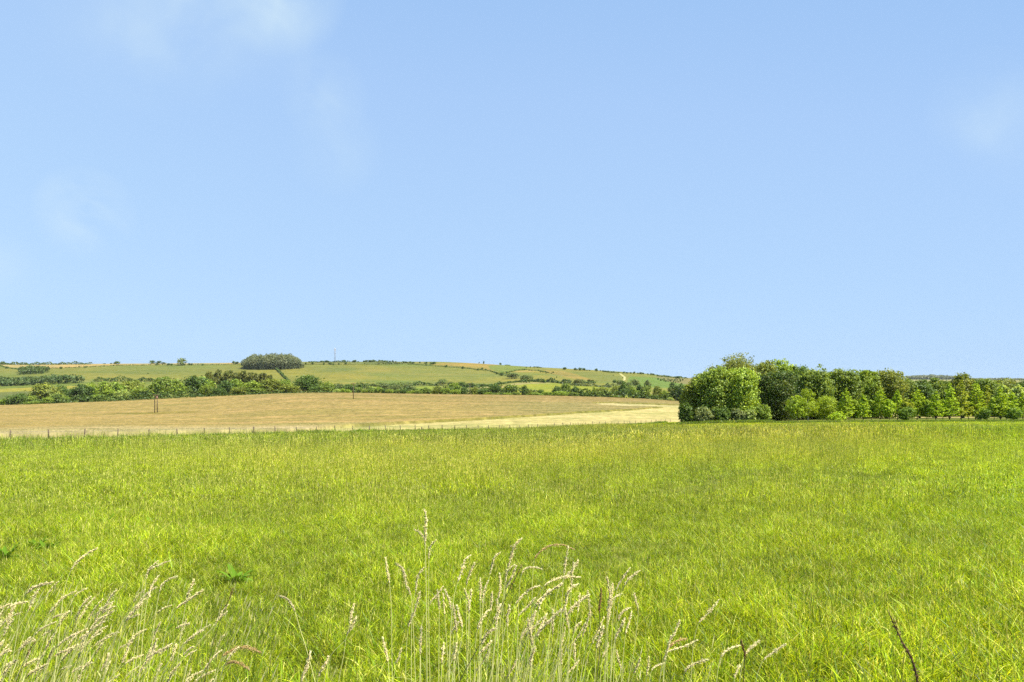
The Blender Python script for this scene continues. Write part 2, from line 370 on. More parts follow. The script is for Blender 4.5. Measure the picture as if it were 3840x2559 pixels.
FIELDS = [   # (outline on the hillside, albedo)
 ([(-1000, 1366), (0, 1366), (340, 1364), (620, 1360), (900, 1358), (900, 1367), (700, 1368), (600, 1369.5), (450, 1371), (330, 1376), (230, 1380), (160, 1383), (90, 1385), (30, 1377), (0, 1372), (-1000, 1372)], (.66, .50, .32)),
 ([(-1000, 1452), (0, 1445), (120, 1443), (200, 1437), (300, 1430), (430, 1429), (620, 1430), (620, 1475), (-1000, 1500)], (.27, .33, .10)),
 ([(280, 1429), (430, 1428), (620, 1429.5), (620, 1432), (430, 1431), (280, 1433)], (.45, .42, .18)),
 ([(-1000, 1468), (0, 1458), (200, 1452), (300, 1446), (300, 1458), (200, 1464), (0, 1471), (-1000, 1476)], (.46, .44, .12)),
 ([(-1000, 1476), (0, 1471), (200, 1465), (300, 1462), (620, 1450), (620, 1475), (300, 1490), (0, 1500), (-1000, 1505)], (.23, .26, .11)),
 ([(1140, 1366), (1140, 1350), (1640, 1350), (1640, 1366)], (.30, .31, .13)),
 ([(1610, 1368), (1660, 1363), (1830, 1361), (1900, 1368), (1935, 1374), (1870, 1388), (1836, 1390), (1790, 1385), (1735, 1378), (1675, 1374)], (.47, .36, .14)),
 ([(1830, 1372), (1900, 1368), (1990, 1379), (1965, 1386), (1905, 1394), (1880, 1397), (1840, 1386)], (.26, .33, .10)),
 ([(1905, 1397), (1935, 1391), (1968, 1388), (2015, 1391), (2065, 1402), (2080, 1425), (1990, 1425), (1940, 1404)], (.38, .36, .10)),
 ([(1925, 1396), (1950, 1391.5), (1985, 1390), (2010, 1392), (1985, 1395), (1945, 1397)], (.52, .42, .20)),
 ([(2040, 1388), (2110, 1392), (2170, 1406), (2225, 1426), (2170, 1424), (2110, 1412), (2060, 1402)], (.42, .34, .13)),
 ([(2120, 1391), (2240, 1398), (2325, 1410), (2335, 1436), (2240, 1432)], (.29, .31, .10)),
 ([(2352, 1430), (2362, 1412), (2470, 1418), (2500, 1430), (2620, 1452), (2500, 1458), (2350, 1452)], (.25, .35, .09)),
 ([(2455, 1412), (2700, 1418), (2700, 1446), (2560, 1440), (2500, 1430)], (.38, .32, .18)),
 ([(1870, 1452), (1905, 1441), (1960, 1434.5), (2040, 1435), (2120, 1442), (2260, 1453), (2420, 1466), (2420, 1500), (1870, 1500)], (.42, .45, .07)),
 ([(1868, 1453), (1905, 1441), (1960, 1434.5), (2040, 1435), (2075, 1438.5), (1985, 1440), (1930, 1446), (1890, 1455)], (.54, .46, .27)),
 ([(1545, 1454), (1600, 1449), (1640, 1452), (1640, 1490), (1545, 1490)], (.42, .47, .08)),
 ([(1640, 1452), (1800, 1449), (1840, 1449), (1870, 1455), (1870, 1490), (1640, 1490)], (.36, .36, .14)),
 ([(1780, 1456), (1836, 1449), (1868, 1449), (1868, 1452), (1836, 1453.5), (1780, 1459)], (.66, .60, .44)),
 ([(2322, 1401), (2328, 1401), (2344, 1413), (2347, 1420), (2343, 1428), (2335, 1428), (2339, 1420), (2336, 1414)], (.85, .78, .62)),
 ([(3000, 1425), (4800, 1427), (4800, 1437), (3000, 1436)], (.48, .44, .24)),
]
def build_hills():
    px = np.linspace(-1000, 4800, 1451)
    Y = np.concatenate([np.linspace(507, 700, 30), np.linspace(703, 1560, 330), np.geomspace(1570, 4800, 40)])
    PX, YY = np.meshgrid(px, Y)
    Z = ground(PX, YY); ROW = row_of(PX, YY, Z)
    col = np.empty(PX.shape + (3,)); col[:] = (.335, .335, .105)
    lowr = np.clip((ROW - 1400) / 50, 0, 1)[..., None]; col = col * (1 - .5 * lowr) + np.array((.37, .38, .09)) * .5 * lowr
    for c, (sx, sy, wx, wy) in (((.47, .38, .13), (1400, 1392, 70, 7)), ((.42, .36, .11), (1330, 1402, 60, 8)), ((.25, .29, .10), (1290, 1385, 60, 8)), ((.42, .38, .10), (1000, 1405, 150, 8)),
                                ((.26, .29, .10), (560, 1395, 200, 10)), ((.40, .36, .13), (1650, 1405, 200, 8)), ((.28, .33, .10), (1480, 1430, 120, 10)), ((.27, .28, .11), (1240, 1392, 30, 3)), ((.40, .37, .10), (1900, 1425, 100, 8))):
        g = np.exp(-((PX - sx) / wx) ** 2 - ((ROW - sy) / wy) ** 2)[..., None] * .9
        col = col * (1 - g) + np.array(c) * g
    hid = YY > 1600
    for poly, c in FIELDS:
        far = poly[0][0] == 3000
        msk = inpoly(PX, ROW, poly) & ((YY > 2000) if far else (YY < 1600))
        col[msk] = c
    col[(YY < 700)] = (.20, .23, .07)
    V = np.stack([(PX - CX) / F * YY, YY, Z], -1).reshape(-1, 3)
    o = link('hills', mesh_np('hills', V, grid_faces(*PX.shape), mat=M_HILL, col=col.reshape(-1, 3) * np.array((.335, .335, .19)), smooth=True)); o['kind'] = 'structure'
build_hills()

# ------------------------------------------------------------------ foliage meshes
def leaf_quads(C, D, size, rs, flat=.55, asp=.62):
    """one small diamond leaf spray at each centre C, facing roughly along D"""
    n = len(C)
    nrm = D * flat + rs.normal(0, .6, (n, 3)); nrm /= np.linalg.norm(nrm, axis=1)[:, None] + 1e-9
    u = np.cross(nrm, rs.normal(0, 1, (n, 3))); u /= np.linalg.norm(u, axis=1)[:, None] + 1e-9
    v = np.cross(nrm, u); s = np.broadcast_to(size, (n,))[:, None] * rs.uniform(.6, 1.35, (n, 1))
    V = np.stack([C + u * s, C + v * s * asp + nrm * s * .18, C - u * s, C - v * s * asp + nrm * s * .18], 1).reshape(-1, 3)
    Q = np.arange(n * 4).reshape(n, 4)
    return V, Q

def lobes_for(kind, rs):
    L = []
    if kind == 'dome':
        L += [(0, 0, .42, .36, .36, .42)] * 2 + [(.15, .05, .72, .21, .21, .2), (-.14, -.08, .70, .22, .22, .2), (.02, .15, .74, .2, .2, .19)]
        for a in range(13):
            th = a * 2.4 + rs.uniform(-.3, .3); ph = rs.uniform(.05, 1.25); q = rs.uniform(.14, .23)
            L.append((.34 * math.cos(th) * math.cos(ph), .34 * math.sin(th) * math.cos(ph), .44 + .42 * math.sin(ph), q, q, q * .85))
        for a in range(6):
            th = a * 1.05; L.append((.34 * math.cos(th), .34 * math.sin(th), .16, .15, .15, .14))
    if kind == 'round':
        L.append((0, 0, .58, .34, .34, .34))
        for a in range(7):
            th = a * .9 + rs.uniform(-.3, .3); rr = rs.uniform(.2, .3)
            L.append((rr * math.cos(th), rr * math.sin(th), rs.uniform(.3, .72), *(rs.uniform(.17, .25),) * 3))
        L.append((rs.uniform(-.08, .08), 0, .8, .19, .19, .19)); L.append((rs.uniform(-.2, .2), rs.uniform(-.1, .1), .72, .2, .2, .2))
    elif kind == 'tall':
        for a in range(9):
            z = .16 + a * .085; w = .30 * math.sin(math.pi * min(1, (z + .1) / 1.12)) + .05
            th = rs.uniform(0, 6.28); L.append((.5 * w * math.cos(th), .5 * w * math.sin(th), z, w, w, .16))
        L.append((0, 0, .9, .14, .14, .1))
    elif kind == 'bush':
        for a in range(9):
            th = rs.uniform(0, 6.28); rr = rs.uniform(.05, .32); s = rs.uniform(.18, .27)
            L.append((rr * math.cos(th), rr * math.sin(th), rs.uniform(.18, .74 - rr * .7), s, s, s))
        L.append((0, 0, .4, .4, .4, .36))
    elif kind == 'cone':
        for a in range(34):
            z = .05 + a * .0265; w = .40 * (1 - z) ** .75 * (.7 + .3 * min(1, z / .2)) + .012
            th = a * 2.4; L.append((.38 * w * math.cos(th), .38 * w * math.sin(th), z, w * .72, w * .72, .05))
        L.append((0, 0, .95, .035, .035, .07))
    elif kind == 'pine':
        for a in range(9):
            th = rs.uniform(0, 6.28); rr = rs.uniform(.1, .36)
            L.append((rr * math.cos(th), rr * math.sin(th), rs.uniform(.5, .9), rs.uniform(.14, .22), rs.uniform(.14, .22), rs.uniform(.07, .11)))
        L.append((0, 0, .9, .2, .2, .1))
    elif kind == 'poplar':
        for a in range(8):
            z = .12 + a * .11; w = .34 * math.sin(math.pi * min(1, (z + .12) / 1.15)); L.append((rs.uniform(-.12, .12), rs.uniform(-.12, .12), z, w, w, .12))
    return np.array(L)

def fit_crown(C, w, h):
    """scale a cloud of leaves to a given width and height"""
    q = np.percentile(np.hypot(C[:, 0], C[:, 1]), 96); C = C * np.array([.5 * w / q, .5 * w / q, h / np.percentile(C[:, 2], 99.7)])
    return C

def crown_mesh(name, kind, n, leaf, seed, base=(.125, .18, .028), warm=(.26, .30, .04), hue=.25, per=16, anis=(1, 1, 1)):
    rs = np.random.default_rng(seed)
    Lb = lobes_for(kind, rs)
    area = Lb[:, 3] * Lb[:, 5]; pr = area / area.sum()
    ncl = max(12, n // per)
    li = rs.choice(len(Lb), ncl, p=pr)
    d = rs.normal(0, 1, (ncl, 3)); d[:, 2] += .25; d /= np.linalg.norm(d, axis=1)[:, None]
    rad = rs.uniform(.78, 1.04, ncl)
    cc = Lb[li, :3] + d * Lb[li, 3:] * rad[:, None]
    sg = np.minimum(Lb[li, 3], Lb[li, 5]) * rs.uniform(.16, .36, ncl)
    tone = rs.uniform(0, 1, ncl) ** 1.6
    k = rs.integers(0, ncl, n)
    C = cc[k] + rs.normal(0, 1, (n, 3)) * sg[k][:, None] * np.array([1, 1, .75])
    C[:, 2] = np.clip(C[:, 2], .005, 1.02)
    out = C - Lb[li[k], :3]; out /= np.linalg.norm(out, axis=1)[:, None] + 1e-9; out[:, 2] += .35
    C = fit_crown(C, 1, 1)
    V, Q = leaf_quads(C, out, leaf, rs)
    t = np.clip(tone[k] * .8 + rs.normal(0, .22, n), 0, 1)[:, None]
    col = np.array(base) * (1 - t) + np.array(warm) * t
    col = col * rs.uniform(1 - hue, 1 + hue, (n, 1))
    return mesh_np(name, V, Q, mat=M_LEAF, col=np.repeat(col, 4, 0))

def trunk_mesh(name, kind, seed, mat=None, r=.028):
    rs = np.random.default_rng(seed); b = MB()
    top = .85 if kind in ('cone', 'poplar', 'tall', 'pine') else .6
    zs = np.linspace(-.02, top, 8)
    pts = np.stack([np.cumsum(rs.normal(0, .006, 8)), np.cumsum(rs.normal(0, .006, 8)), zs], -1)
    b.tube(pts, r * (1 - .8 * (zs + .02) / (top + .02)) * np.where(zs < 0.02, 1.4, 1), 7)
    for a in range(6):
        i = rs.integers(2, 6); th = a * 1.05 + rs.uniform(0, .5); ln = rs.uniform(.15, .3) * (.5 if kind in ('cone', 'poplar') else 1)
        s = np.linspace(0, 1, 5)[:, None]; dr = np.array([math.cos(th), math.sin(th), .75])
        b.tube(pts[i] + s * dr * ln + s * s * np.array([0, 0, .05]), r * .42 * (1 - .75 * s[:, 0]), 5)
    return b.mesh(name, mat or M_BARK, True)

# shared stock of crowns for the middle distance and the far hill
STOCK = {}
for kind in ('round', 'tall', 'bush', 'pine', 'poplar'):
    nv = {'round': 5, 'tall': 4, 'bush': 5, 'pine': 3, 'poplar': 1}[kind]
    STOCK[kind] = [(crown_mesh('crown', kind, 2300, .040, 100 + 10 * v + hash_i, per=14), trunk_mesh('trunk', kind, 50 + v)) for v in range(nv) for hash_i in [len(kind)]]
FAR = {k: [crown_mesh('crown', k, 620, .075, 300 + v + len(k) * 7, per=9) for v in range(3)] for k in ('round', 'bush')}

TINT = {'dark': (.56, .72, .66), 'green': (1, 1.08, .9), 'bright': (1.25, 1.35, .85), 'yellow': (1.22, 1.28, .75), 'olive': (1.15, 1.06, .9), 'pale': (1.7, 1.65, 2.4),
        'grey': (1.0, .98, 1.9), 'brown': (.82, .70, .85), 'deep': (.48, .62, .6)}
WORD = {'dark': 'dark green', 'green': 'mid green', 'bright': 'bright green', 'yellow': 'yellowish green', 'olive': 'olive green', 'pale': 'pale flowering', 'grey': 'grey green', 'brown': 'brownish dark', 'deep': 'blackish green'}
ITEMS = []      # things waiting for a label: (object, zone, adjective, noun, photo column)
def pend(o, zone, adj, noun, px, cat, group=None):
    ITEMS.append((o, zone, adj, noun, px)); meta(o, None, cat, group); return o

vcount = [0]
def stock_tree(kind, tint, px, half, top, Y, zone, noun, name, group, sink=.0):
    """tree of the middle distance: columns px-half..px+half, top row, standing at distance Y"""
    z0 = float(ground(px, Y)); h = z_of(top, Y) - z0; w = 2 * half / F * Y
    vcount[0] += 1; rs = random.Random(vcount[0] * 13 + int(px))
    cm, tm = STOCK[kind][vcount[0] % len(STOCK[kind])]
    root = link(name, None, loc=((px - CX) / F * Y, Y, z0 - sink)); root.empty_display_size = 1
    root.rotation_euler.z = rs.uniform(0, 6.28)
    root.scale = (w * 1.14, w * 1.14, h * 1.05)
    c = link('crown', cm, root); t = link('trunk', tm, root)
    k = rs.uniform(.85, 1.18); c.color = (*[v * k for v in TINT[tint]], 1)
    shape = {'round': 'round', 'tall': 'upright', 'bush': 'bushy', 'pine': 'flat topped', 'poplar': 'slender'}[kind]
    return pend(root, zone, WORD[tint] + ' ' + shape, noun, px, 'shrub' if noun == 'bush' else 'tree', group)

# ------------------------------------------------------------------ the hedgerow beyond the wheat
G_H = 'trees and bushes of the hedgerow beyond the wheat'
HEDGE = [  # kind, tint, left, right, top, distance
 ('bush', 'bright', -6, 30, 1499, 512), ('bush', 'dark', 25, 97, 1482, 516), ('round', 'dark', 62, 98, 1477, 545), ('bush', 'yellow', 92, 133, 1485, 522), ('round', 'olive', 117, 211, 1443, 545),
 ('round', 'dark', 205, 250, 1448, 560), ('bush', 'pale', 193, 240, 1476, 524), ('bush', 'bright', 163, 202, 1491, 512), ('bush', 'bright', 225, 264, 1488, 512), ('bush', 'pale', 248, 276, 1486, 520),
 ('round', 'deep', 257, 345, 1445, 524), ('round', 'yellow', 320, 368, 1441, 545), ('bush', 'bright', 348, 392, 1480, 511), ('tall', 'yellow', 362, 424, 1436, 530), ('tall', 'bright', 410, 464, 1437, 535),
 ('round', 'olive', 458, 538, 1431, 570), ('bush', 'pale', 430, 492, 1465, 515), ('bush', 'yellow', 498, 584, 1456, 520), ('bush', 'green', 100, 165, 1505, 508), ('bush', 'dark', 300, 350, 1490, 511),
 ('round', 'green', 572, 657, 1418, 525), ('tall', 'bright', 640, 695, 1430, 516), ('round', 'dark', 682, 770, 1414, 530), ('round', 'bright', 715, 800, 1418, 550), ('bush', 'yellow', 756, 804, 1440, 515),
 ('round', 'deep', 815, 871, 1431, 518), ('round', 'bright', 854, 910, 1426, 530), ('bush', 'olive', 872, 925, 1453, 512), ('round', 'yellow', 913, 980, 1431, 518), ('round', 'olive', 976, 1052, 1424, 524),
 ('round', 'bright', 1042, 1090, 1426, 532), ('bush', 'olive', 1058, 1128, 1442, 516), ('round', 'dark', 1108, 1207, 1411, 524), ('bush', 'yellow', 1200, 1250, 1434, 520), ('bush', 'dark', 1160, 1215, 1448, 513),
 ('bush', 'green', 1195, 1258, 1440, 514), ('bush', 'deep', 800, 850, 1455, 511), ('bush', 'green', 930, 1000, 1455, 511),
 ('bush', 'pale', 1250, 1278, 1460, 511), ('bush', 'bright', 1270, 1300, 1457, 513), ('bush', 'bright', 1296, 1318, 1461, 511), ('tall', 'olive', 1306, 1336, 1442, 530), ('bush', 'green', 1336, 1360, 1454, 514),
 ('bush', 'yellow', 1358, 1380, 1461, 511), ('bush', 'green', 1375, 1400, 1459, 512), ('round', 'bright', 1402, 1436, 1453, 514), ('bush', 'dark', 1430, 1450, 1458, 513), ('bush', 'yellow', 1445, 1474, 1461, 512),
 ('round', 'green', 1476, 1506, 1461, 513), ('bush', 'dark', 1502, 1530, 1460, 512), ('bush', 'yellow', 1524, 1556, 1467, 510), ('bush', 'green', 1552, 1585, 1464, 512), ('tall', 'green', 1578, 1616, 1455, 516),
 ('round', 'olive', 1620, 1664, 1450, 520), ('round', 'green', 1650, 1690, 1457, 514), ('round', 'bright', 1682, 1732, 1438, 530), ('bush', 'yellow', 1690, 1726, 1462, 512), ('tall', 'dark', 1724, 1756, 1454, 516),
 ('tall', 'olive', 1766, 1797, 1452, 518), ('bush', 'dark', 1792, 1832, 1458, 514), ('round', 'green', 1800, 1840, 1456, 525), ('round', 'dark', 1829, 1883, 1443, 526), ('round', 'green', 1882, 1936, 1444, 526),
 ('bush', 'bright', 1816, 1848, 1472, 509), ('bush', 'green', 1842, 1874, 1474, 509), ('bush', 'dark', 1870, 1892, 1473, 510), ('bush', 'bright', 1886, 1921, 1474, 509), ('bush', 'green', 1916, 1950, 1472, 510),
 ('poplar', 'dark', 1950, 1979, 1448, 512), ('bush', 'olive', 1976, 1998, 1463, 516), ('bush', 'green', 1980, 2034, 1472, 510), ('bush', 'dark', 2020, 2042, 1461, 522), ('bush', 'bright', 2030, 2070, 1470, 512),
 ('round', 'dark', 2070, 2103, 1450, 526), ('round', 'green', 2104, 2139, 1440, 532), ('round', 'deep', 2139, 2171, 1451, 524), ('bush', 'bright', 2074, 2128, 1468, 511), ('bush', 'green', 2130, 2173, 1472, 510),
 ('bush', 'bright', 2174, 2212, 1471, 511), ('bush', 'green', 2208, 2243, 1469, 511), ('tall', 'yellow', 2218, 2240, 1455, 524), ('round', 'olive', 2234, 2283, 1453, 522), ('bush', 'green', 2256, 2296, 1472, 511),
 ('bush', 'bright', 2286, 2334, 1484, 509), ('round', 'olive', 2293, 2334, 1448, 526), ('tall', 'dark', 2322, 2354, 1433, 522), ('round', 'green', 2344, 2376, 1448, 528), ('tall', 'bright', 2360, 2393, 1456, 512),
 ('round', 'deep', 2384, 2412, 1444, 528), ('tall', 'green', 2394, 2450, 1449, 513), ('tall', 'olive', 2445, 2484, 1451, 516), ('round', 'yellow', 2476, 2508, 1466, 512), ('tall', 'deep', 2498, 2545, 1438, 515),
 ('round', 'dark', 2530, 2580, 1446, 514), ('bush', 'green', 2540, 2600, 1470, 512), ('bush', 'pale', 2496, 2524, 1490, 509), ('bush', 'dark', 2420, 2470, 1482, 510),
]
for kind, tint, a, b, top, Y in HEDGE:
    stock_tree(kind, tint, (a + b) / 2, (b - a) / 2, top, Y, 'hedgerow', 'bush' if kind == 'bush' else 'tree', 'hedgerow_bush' if kind == 'bush' else 'hedgerow_tree', G_H)
for px, half, top in ((786, 20, 1401), (820, 24, 1393), (860, 24, 1396), (893, 20, 1404), (915, 22, 1397), (950, 22, 1404), (984, 24, 1405), (1012, 20, 1412)):
    stock_tree('pine', 'brown', px, half, top, 600, 'hedgerow', 'pine', 'pine_tree', 'dark pines rising behind the hedgerow')
G_V = 'grey green trees in the valley behind the hedgerow'
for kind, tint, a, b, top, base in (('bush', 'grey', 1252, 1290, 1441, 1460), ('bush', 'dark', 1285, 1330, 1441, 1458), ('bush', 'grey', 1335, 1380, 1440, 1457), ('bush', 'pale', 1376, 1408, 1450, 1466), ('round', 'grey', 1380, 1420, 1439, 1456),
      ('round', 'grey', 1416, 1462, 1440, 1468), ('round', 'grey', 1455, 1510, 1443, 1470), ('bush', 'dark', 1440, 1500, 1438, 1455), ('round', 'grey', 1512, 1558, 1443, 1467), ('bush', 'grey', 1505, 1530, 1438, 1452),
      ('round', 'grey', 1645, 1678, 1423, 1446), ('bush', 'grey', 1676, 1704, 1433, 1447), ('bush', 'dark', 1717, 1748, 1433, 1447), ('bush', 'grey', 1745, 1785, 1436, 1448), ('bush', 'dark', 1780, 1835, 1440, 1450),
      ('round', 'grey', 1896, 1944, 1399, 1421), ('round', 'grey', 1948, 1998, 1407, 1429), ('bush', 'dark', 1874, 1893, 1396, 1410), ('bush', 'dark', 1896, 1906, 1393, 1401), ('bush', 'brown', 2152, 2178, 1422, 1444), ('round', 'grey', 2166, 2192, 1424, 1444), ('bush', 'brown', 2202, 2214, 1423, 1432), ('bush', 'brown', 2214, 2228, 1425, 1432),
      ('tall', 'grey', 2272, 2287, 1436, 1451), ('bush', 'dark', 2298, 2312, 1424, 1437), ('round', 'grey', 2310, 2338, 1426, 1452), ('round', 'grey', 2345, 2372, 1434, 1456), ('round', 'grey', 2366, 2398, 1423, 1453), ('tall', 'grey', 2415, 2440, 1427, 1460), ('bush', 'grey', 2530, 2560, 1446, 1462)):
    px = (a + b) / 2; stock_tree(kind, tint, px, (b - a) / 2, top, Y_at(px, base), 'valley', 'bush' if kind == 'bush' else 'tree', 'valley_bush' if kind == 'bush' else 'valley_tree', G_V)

# ------------------------------------------------------------------ far hillside: bushes, hedges, woods, mast
def far_bush(px, top, base, half, tint='dark', name='hillside_bush', noun='bush', zone='hill', Y=None, group='bushes dotted over the far hillside', kind='bush'):
    Y = Y or Y_at(px, base); z0 = float(ground(px, Y)); h = max(z_of(top, Y) - z0, 1.0); w = 2 * half / F * Y * 1.1
    vcount[0] += 1
    o = link(name, FAR[kind][vcount[0] % 3], loc=((px - CX) / F * Y, Y, z0 - .05 * h)); o.scale = (w, w, h * 1.05); o.rotation_euler.z = vcount[0] * 1.7
    k = .8 + .35 * ((vcount[0] * 7) % 10) / 10; o.color = (*[v * k for v in TINT[tint]], 1)
    return pend(o, zone, WORD[tint], noun, px, 'shrub' if noun == 'bush' else 'tree', group)
for px, top, base, half in ((25, 1375, 1383, 6), (75, 1381, 1388, 8), (85, 1378, 1386, 6), (160, 1377, 1386, 8), (228, 1376, 1384, 6), (320, 1374, 1380, 5), (588, 1364, 1371, 5), (632, 1363, 1371, 6), (644, 1364, 1371, 5), (710, 1362, 1370, 5),
        (720, 1363, 1370, 5), (760, 1365, 1371, 4), (555, 1399, 1402, 3), (1147, 1360, 1368, 4), (1173, 1359, 1368, 5), (1214, 1361, 1369, 4), (1235, 1360, 1368, 4), (1241, 1361, 1369, 4), (1250, 1362, 1370, 4), (1270, 1361, 1369, 4), (1296, 1359, 1368, 5),
        (1600, 1366, 1373, 3), (1674, 1369, 1378, 5), (1735, 1374, 1384, 5), (1793, 1382, 1390, 4), (1808, 1379, 1388, 5), (1822, 1383, 1390, 4), (1863, 1395, 1405, 3), (1934, 1427, 1435, 2), (1968, 1384, 1389, 3), (1985, 1386, 1391, 3), (1993, 1387, 1391, 2),
        (2027, 1390, 1397, 3), (2036, 1393, 1397, 3), (2047, 1398, 1403, 2), (2067, 1398, 1402, 3), (2074, 1394, 1399, 4), (2087, 1412, 1418, 2), (2078, 1419, 1427, 4), (2238, 1428, 1431, 2), (2300, 1406, 1410, 2), (2336, 1413, 1418, 2),
        (1955, 1427, 1436, 4), (1966, 1428, 1436, 3), (1975, 1429, 1436, 4), (1985, 1428, 1436, 3)):
    far_bush(px, top, base, half)
rs = random.Random(5)
SCRUB = [(2468, 1423), (2478, 1427), (2490, 1424), (2490, 1429), (2497, 1431), (2505, 1424), (2505, 1431), (2515, 1430), (2520, 1425), (2526, 1431), (2534, 1435), (2535, 1423), (2540, 1427), (2544, 1433), (2550, 1424), (2552, 1430), (2556, 1440), (2560, 1426), (2512, 1427), (2530, 1427), (2546, 1420), (2483, 1425)]
for px, py in SCRUB:
    o = far_bush(px, py - rs.uniform(3, 6.5), py + 2, rs.uniform(2, 3.6)); ITEMS.pop()
    meta(o, 'small dark thorn bush dotted on the tan slope right of the chalk track', 'shrub', 'thorn bushes scattered on the tan slope')
    o.name = 'thorn_bush'
for px, top, base, half in ((244, 1363, 1367, 3), (392, 1363, 1366, 5), (417, 1362, 1366, 4), (438, 1355, 1366, 11), (572, 1352, 1365, 10), (597, 1354, 1365, 10), (615, 1359, 1365, 8), (876, 1354, 1366, 5), (889, 1357, 1366, 9),
        (1161, 1355, 1360, 5), (1207, 1353, 1360, 7), (1225, 1352, 1360, 8), (1290, 1350, 1359, 9), (1304, 1352, 1359, 3), (1311, 1353, 1359, 2), (1324, 1353, 1359, 6), (1331, 1350, 1359, 6), (1343, 1355, 1359, 4), (1364, 1352, 1359, 3), (1374, 1351, 1359, 6), (1392, 1351, 1359, 9), (1401, 1349, 1359, 5),
        (1423, 1350, 1358, 5), (1433, 1351, 1358, 7), (1447, 1352, 1358, 8), (1463, 1353, 1359, 4), (1473, 1352, 1359, 4), (1485, 1354, 1359, 3), (1512, 1355, 1363, 6), (1522, 1356, 1363, 7), (1537, 1355, 1363, 5), (1548, 1357, 1364, 7), (1574, 1357, 1363, 4), (1597, 1357, 1365, 6), (1618, 1358, 1367, 6), (1628, 1357, 1367, 7),
        (1814, 1354, 1363, 3), (1877, 1361, 1368, 5), (1797, 1358, 1362, 2), (1974, 1375, 1380, 2), (1989, 1374, 1380, 2), (2118, 1378, 1387, 9), (2159, 1380, 1389, 7), (2175, 1379, 1390, 7), (2189, 1381, 1390, 7), (2236, 1382, 1393, 6), (2201, 1387, 1391, 3), (2210, 1387, 1391, 4), (2251, 1388, 1393, 2), (2302, 1392, 1400, 3), (2309, 1397, 1404, 7), (2319, 1396, 1404, 5), (2329, 1398, 1404, 3),
        (2340, 1394, 1401, 5), (2352, 1396, 1401, 6), (2366, 1396, 1402, 4), (2379, 1394, 1402, 5), (2393, 1397, 1403, 3), (2403, 1396, 1404, 6), (2411, 1398, 1404, 5), (2430, 1400, 1406, 3), (2441, 1400, 1407, 4), (2449, 1401, 1408, 6), (2466, 1406, 1411, 3), (2475, 1408, 1412, 3), (2484, 1409, 1413, 3), (2540, 1411, 1419, 9)):
    far_bush(px, top, base, half, 'dark', 'ridge_tree', 'tree', 'ridge', Y_at(px, base, 1380, 1508), 'trees and bushes along the skyline ridge', 'bush')
far_bush(683, 1344, 1372, 17, 'grey', 'ridge_tree', 'tree', 'ridge', Y_at(683, 1371, 1200, 1500), 'trees and bushes along the skyline ridge', 'bush')
ITEMS.pop()
LONE = max((o for o in COL.objects if o.name.startswith('ridge_tree')), key=lambda o: o.scale.z)
meta(LONE, 'large lone round tree on the ridge left of the hilltop wood', 'tree')

def hedge(name, path, half, hgt, dens, label, tint='dark', lo=700.0, hi=1508.0, seed=1, cat='hedge', lump=.35, leaf=1.1, kind=None, rowoff=0, ydepth=0):
    """leafy hedge along photo points lying on the hillside; half = half depth (m), hgt = height (m)"""
    rs = np.random.default_rng(seed); pts = []
    for (x0, y0), (x1, y1) in zip(path[:-1], path[1:]):
        n = max(2, int(abs(x1 - x0) / 6) + 1)
        for s in np.linspace(0, 1, n, endpoint=False): pts.append((x0 + s * (x1 - x0), y0 + s * (y1 - y0)))
    pts.append(path[-1]); W = np.array([P(x, Y_at(x, y, lo, hi)) for x, y in pts])
    seg = np.linalg.norm(np.diff(W, axis=0), axis=1); cum = np.concatenate([[0], np.cumsum(seg)])
    n = int(cum[-1] * dens); s = rs.uniform(0, cum[-1], n)
    B = np.stack([np.interp(s, cum, W[:, i]) for i in range(3)], -1)
    ph = rs.uniform(0, 6.28, 4)
    prof = 1 + lump * (np.sin(s / 5.0 + ph[0]) + .7 * np.sin(s / 11.0 + ph[1]) + .5 * np.sin(s / 2.3 + ph[2])) / 1.6
    th = rs.uniform(0, np.pi, n); rr = rs.uniform(.75, 1.05, n)
    C = B + np.stack([rs.normal(0, .4, n), np.cos(th) * half * rr, np.sin(th) * hgt * prof * rr * .96], -1)
    D = np.stack([np.zeros(n), np.cos(th), np.sin(th) + .2], -1)
    V, Q = leaf_quads(C, D, leaf, rs)
    t = np.clip(.5 + .5 * np.sin(s / 7 + ph[3]) * .8 + rs.normal(0, .25, n), 0, 1)[:, None]
    col = (np.array((.11, .155, .03)) * (1 - t) + np.array((.19, .215, .035)) * t) * rs.uniform(.75, 1.25, (n, 1))
    o0 = W[len(W) // 2]
    o = link(name, mesh_np(name, V - o0, Q, mat=M_LEAF, col=np.repeat(col, 4, 0)), loc=o0); o.color = (*TINT[tint], 1)
    return meta(o, label, cat, None, kind)
hedge('hedge', [(-300, 1369), (0, 1368), (120, 1369), (345, 1367)], 4, 4.0, 7, 'long dark hedge with uneven top along the skyline above the tan strip', hi=1508, seed=3, lump=.55)
hedge('hedge', [(-200, 1370), (0, 1373), (25, 1380), (70, 1387), (160, 1384), (230, 1381), (330, 1377), (450, 1371.5), (600, 1370), (700, 1369), (900, 1368)], 1.0, 1.7, 3.5, 'thin dark hedge dividing the tan strip from the green hillside', seed=4, leaf=.8)
hedge('hedge', [(1033, 1383), (1050, 1399), (1070, 1420), (1087, 1437)], 2.2, 3.0, 8, 'straight dark hedge running downhill from the hilltop wood', seed=5)
hedge('hedge', [(1140, 1368), (1300, 1367.5), (1420, 1367)], .8, 1.2, 3, 'thin hedge line below the mast with small trees along it', seed=6, leaf=.8)
hedge('hedge', [(1165, 1360), (1230, 1360), (1300, 1360)], 2.5, 2.6, 6, 'low dark hedge on the skyline at the foot of the mast', seed=7, lump=.5)
hedge('hedge', [(1362, 1359), (1400, 1359), (1460, 1359)], 2.5, 3.0, 6, 'lumpy dark hedge on the skyline past the mast', seed=8, lump=.5)
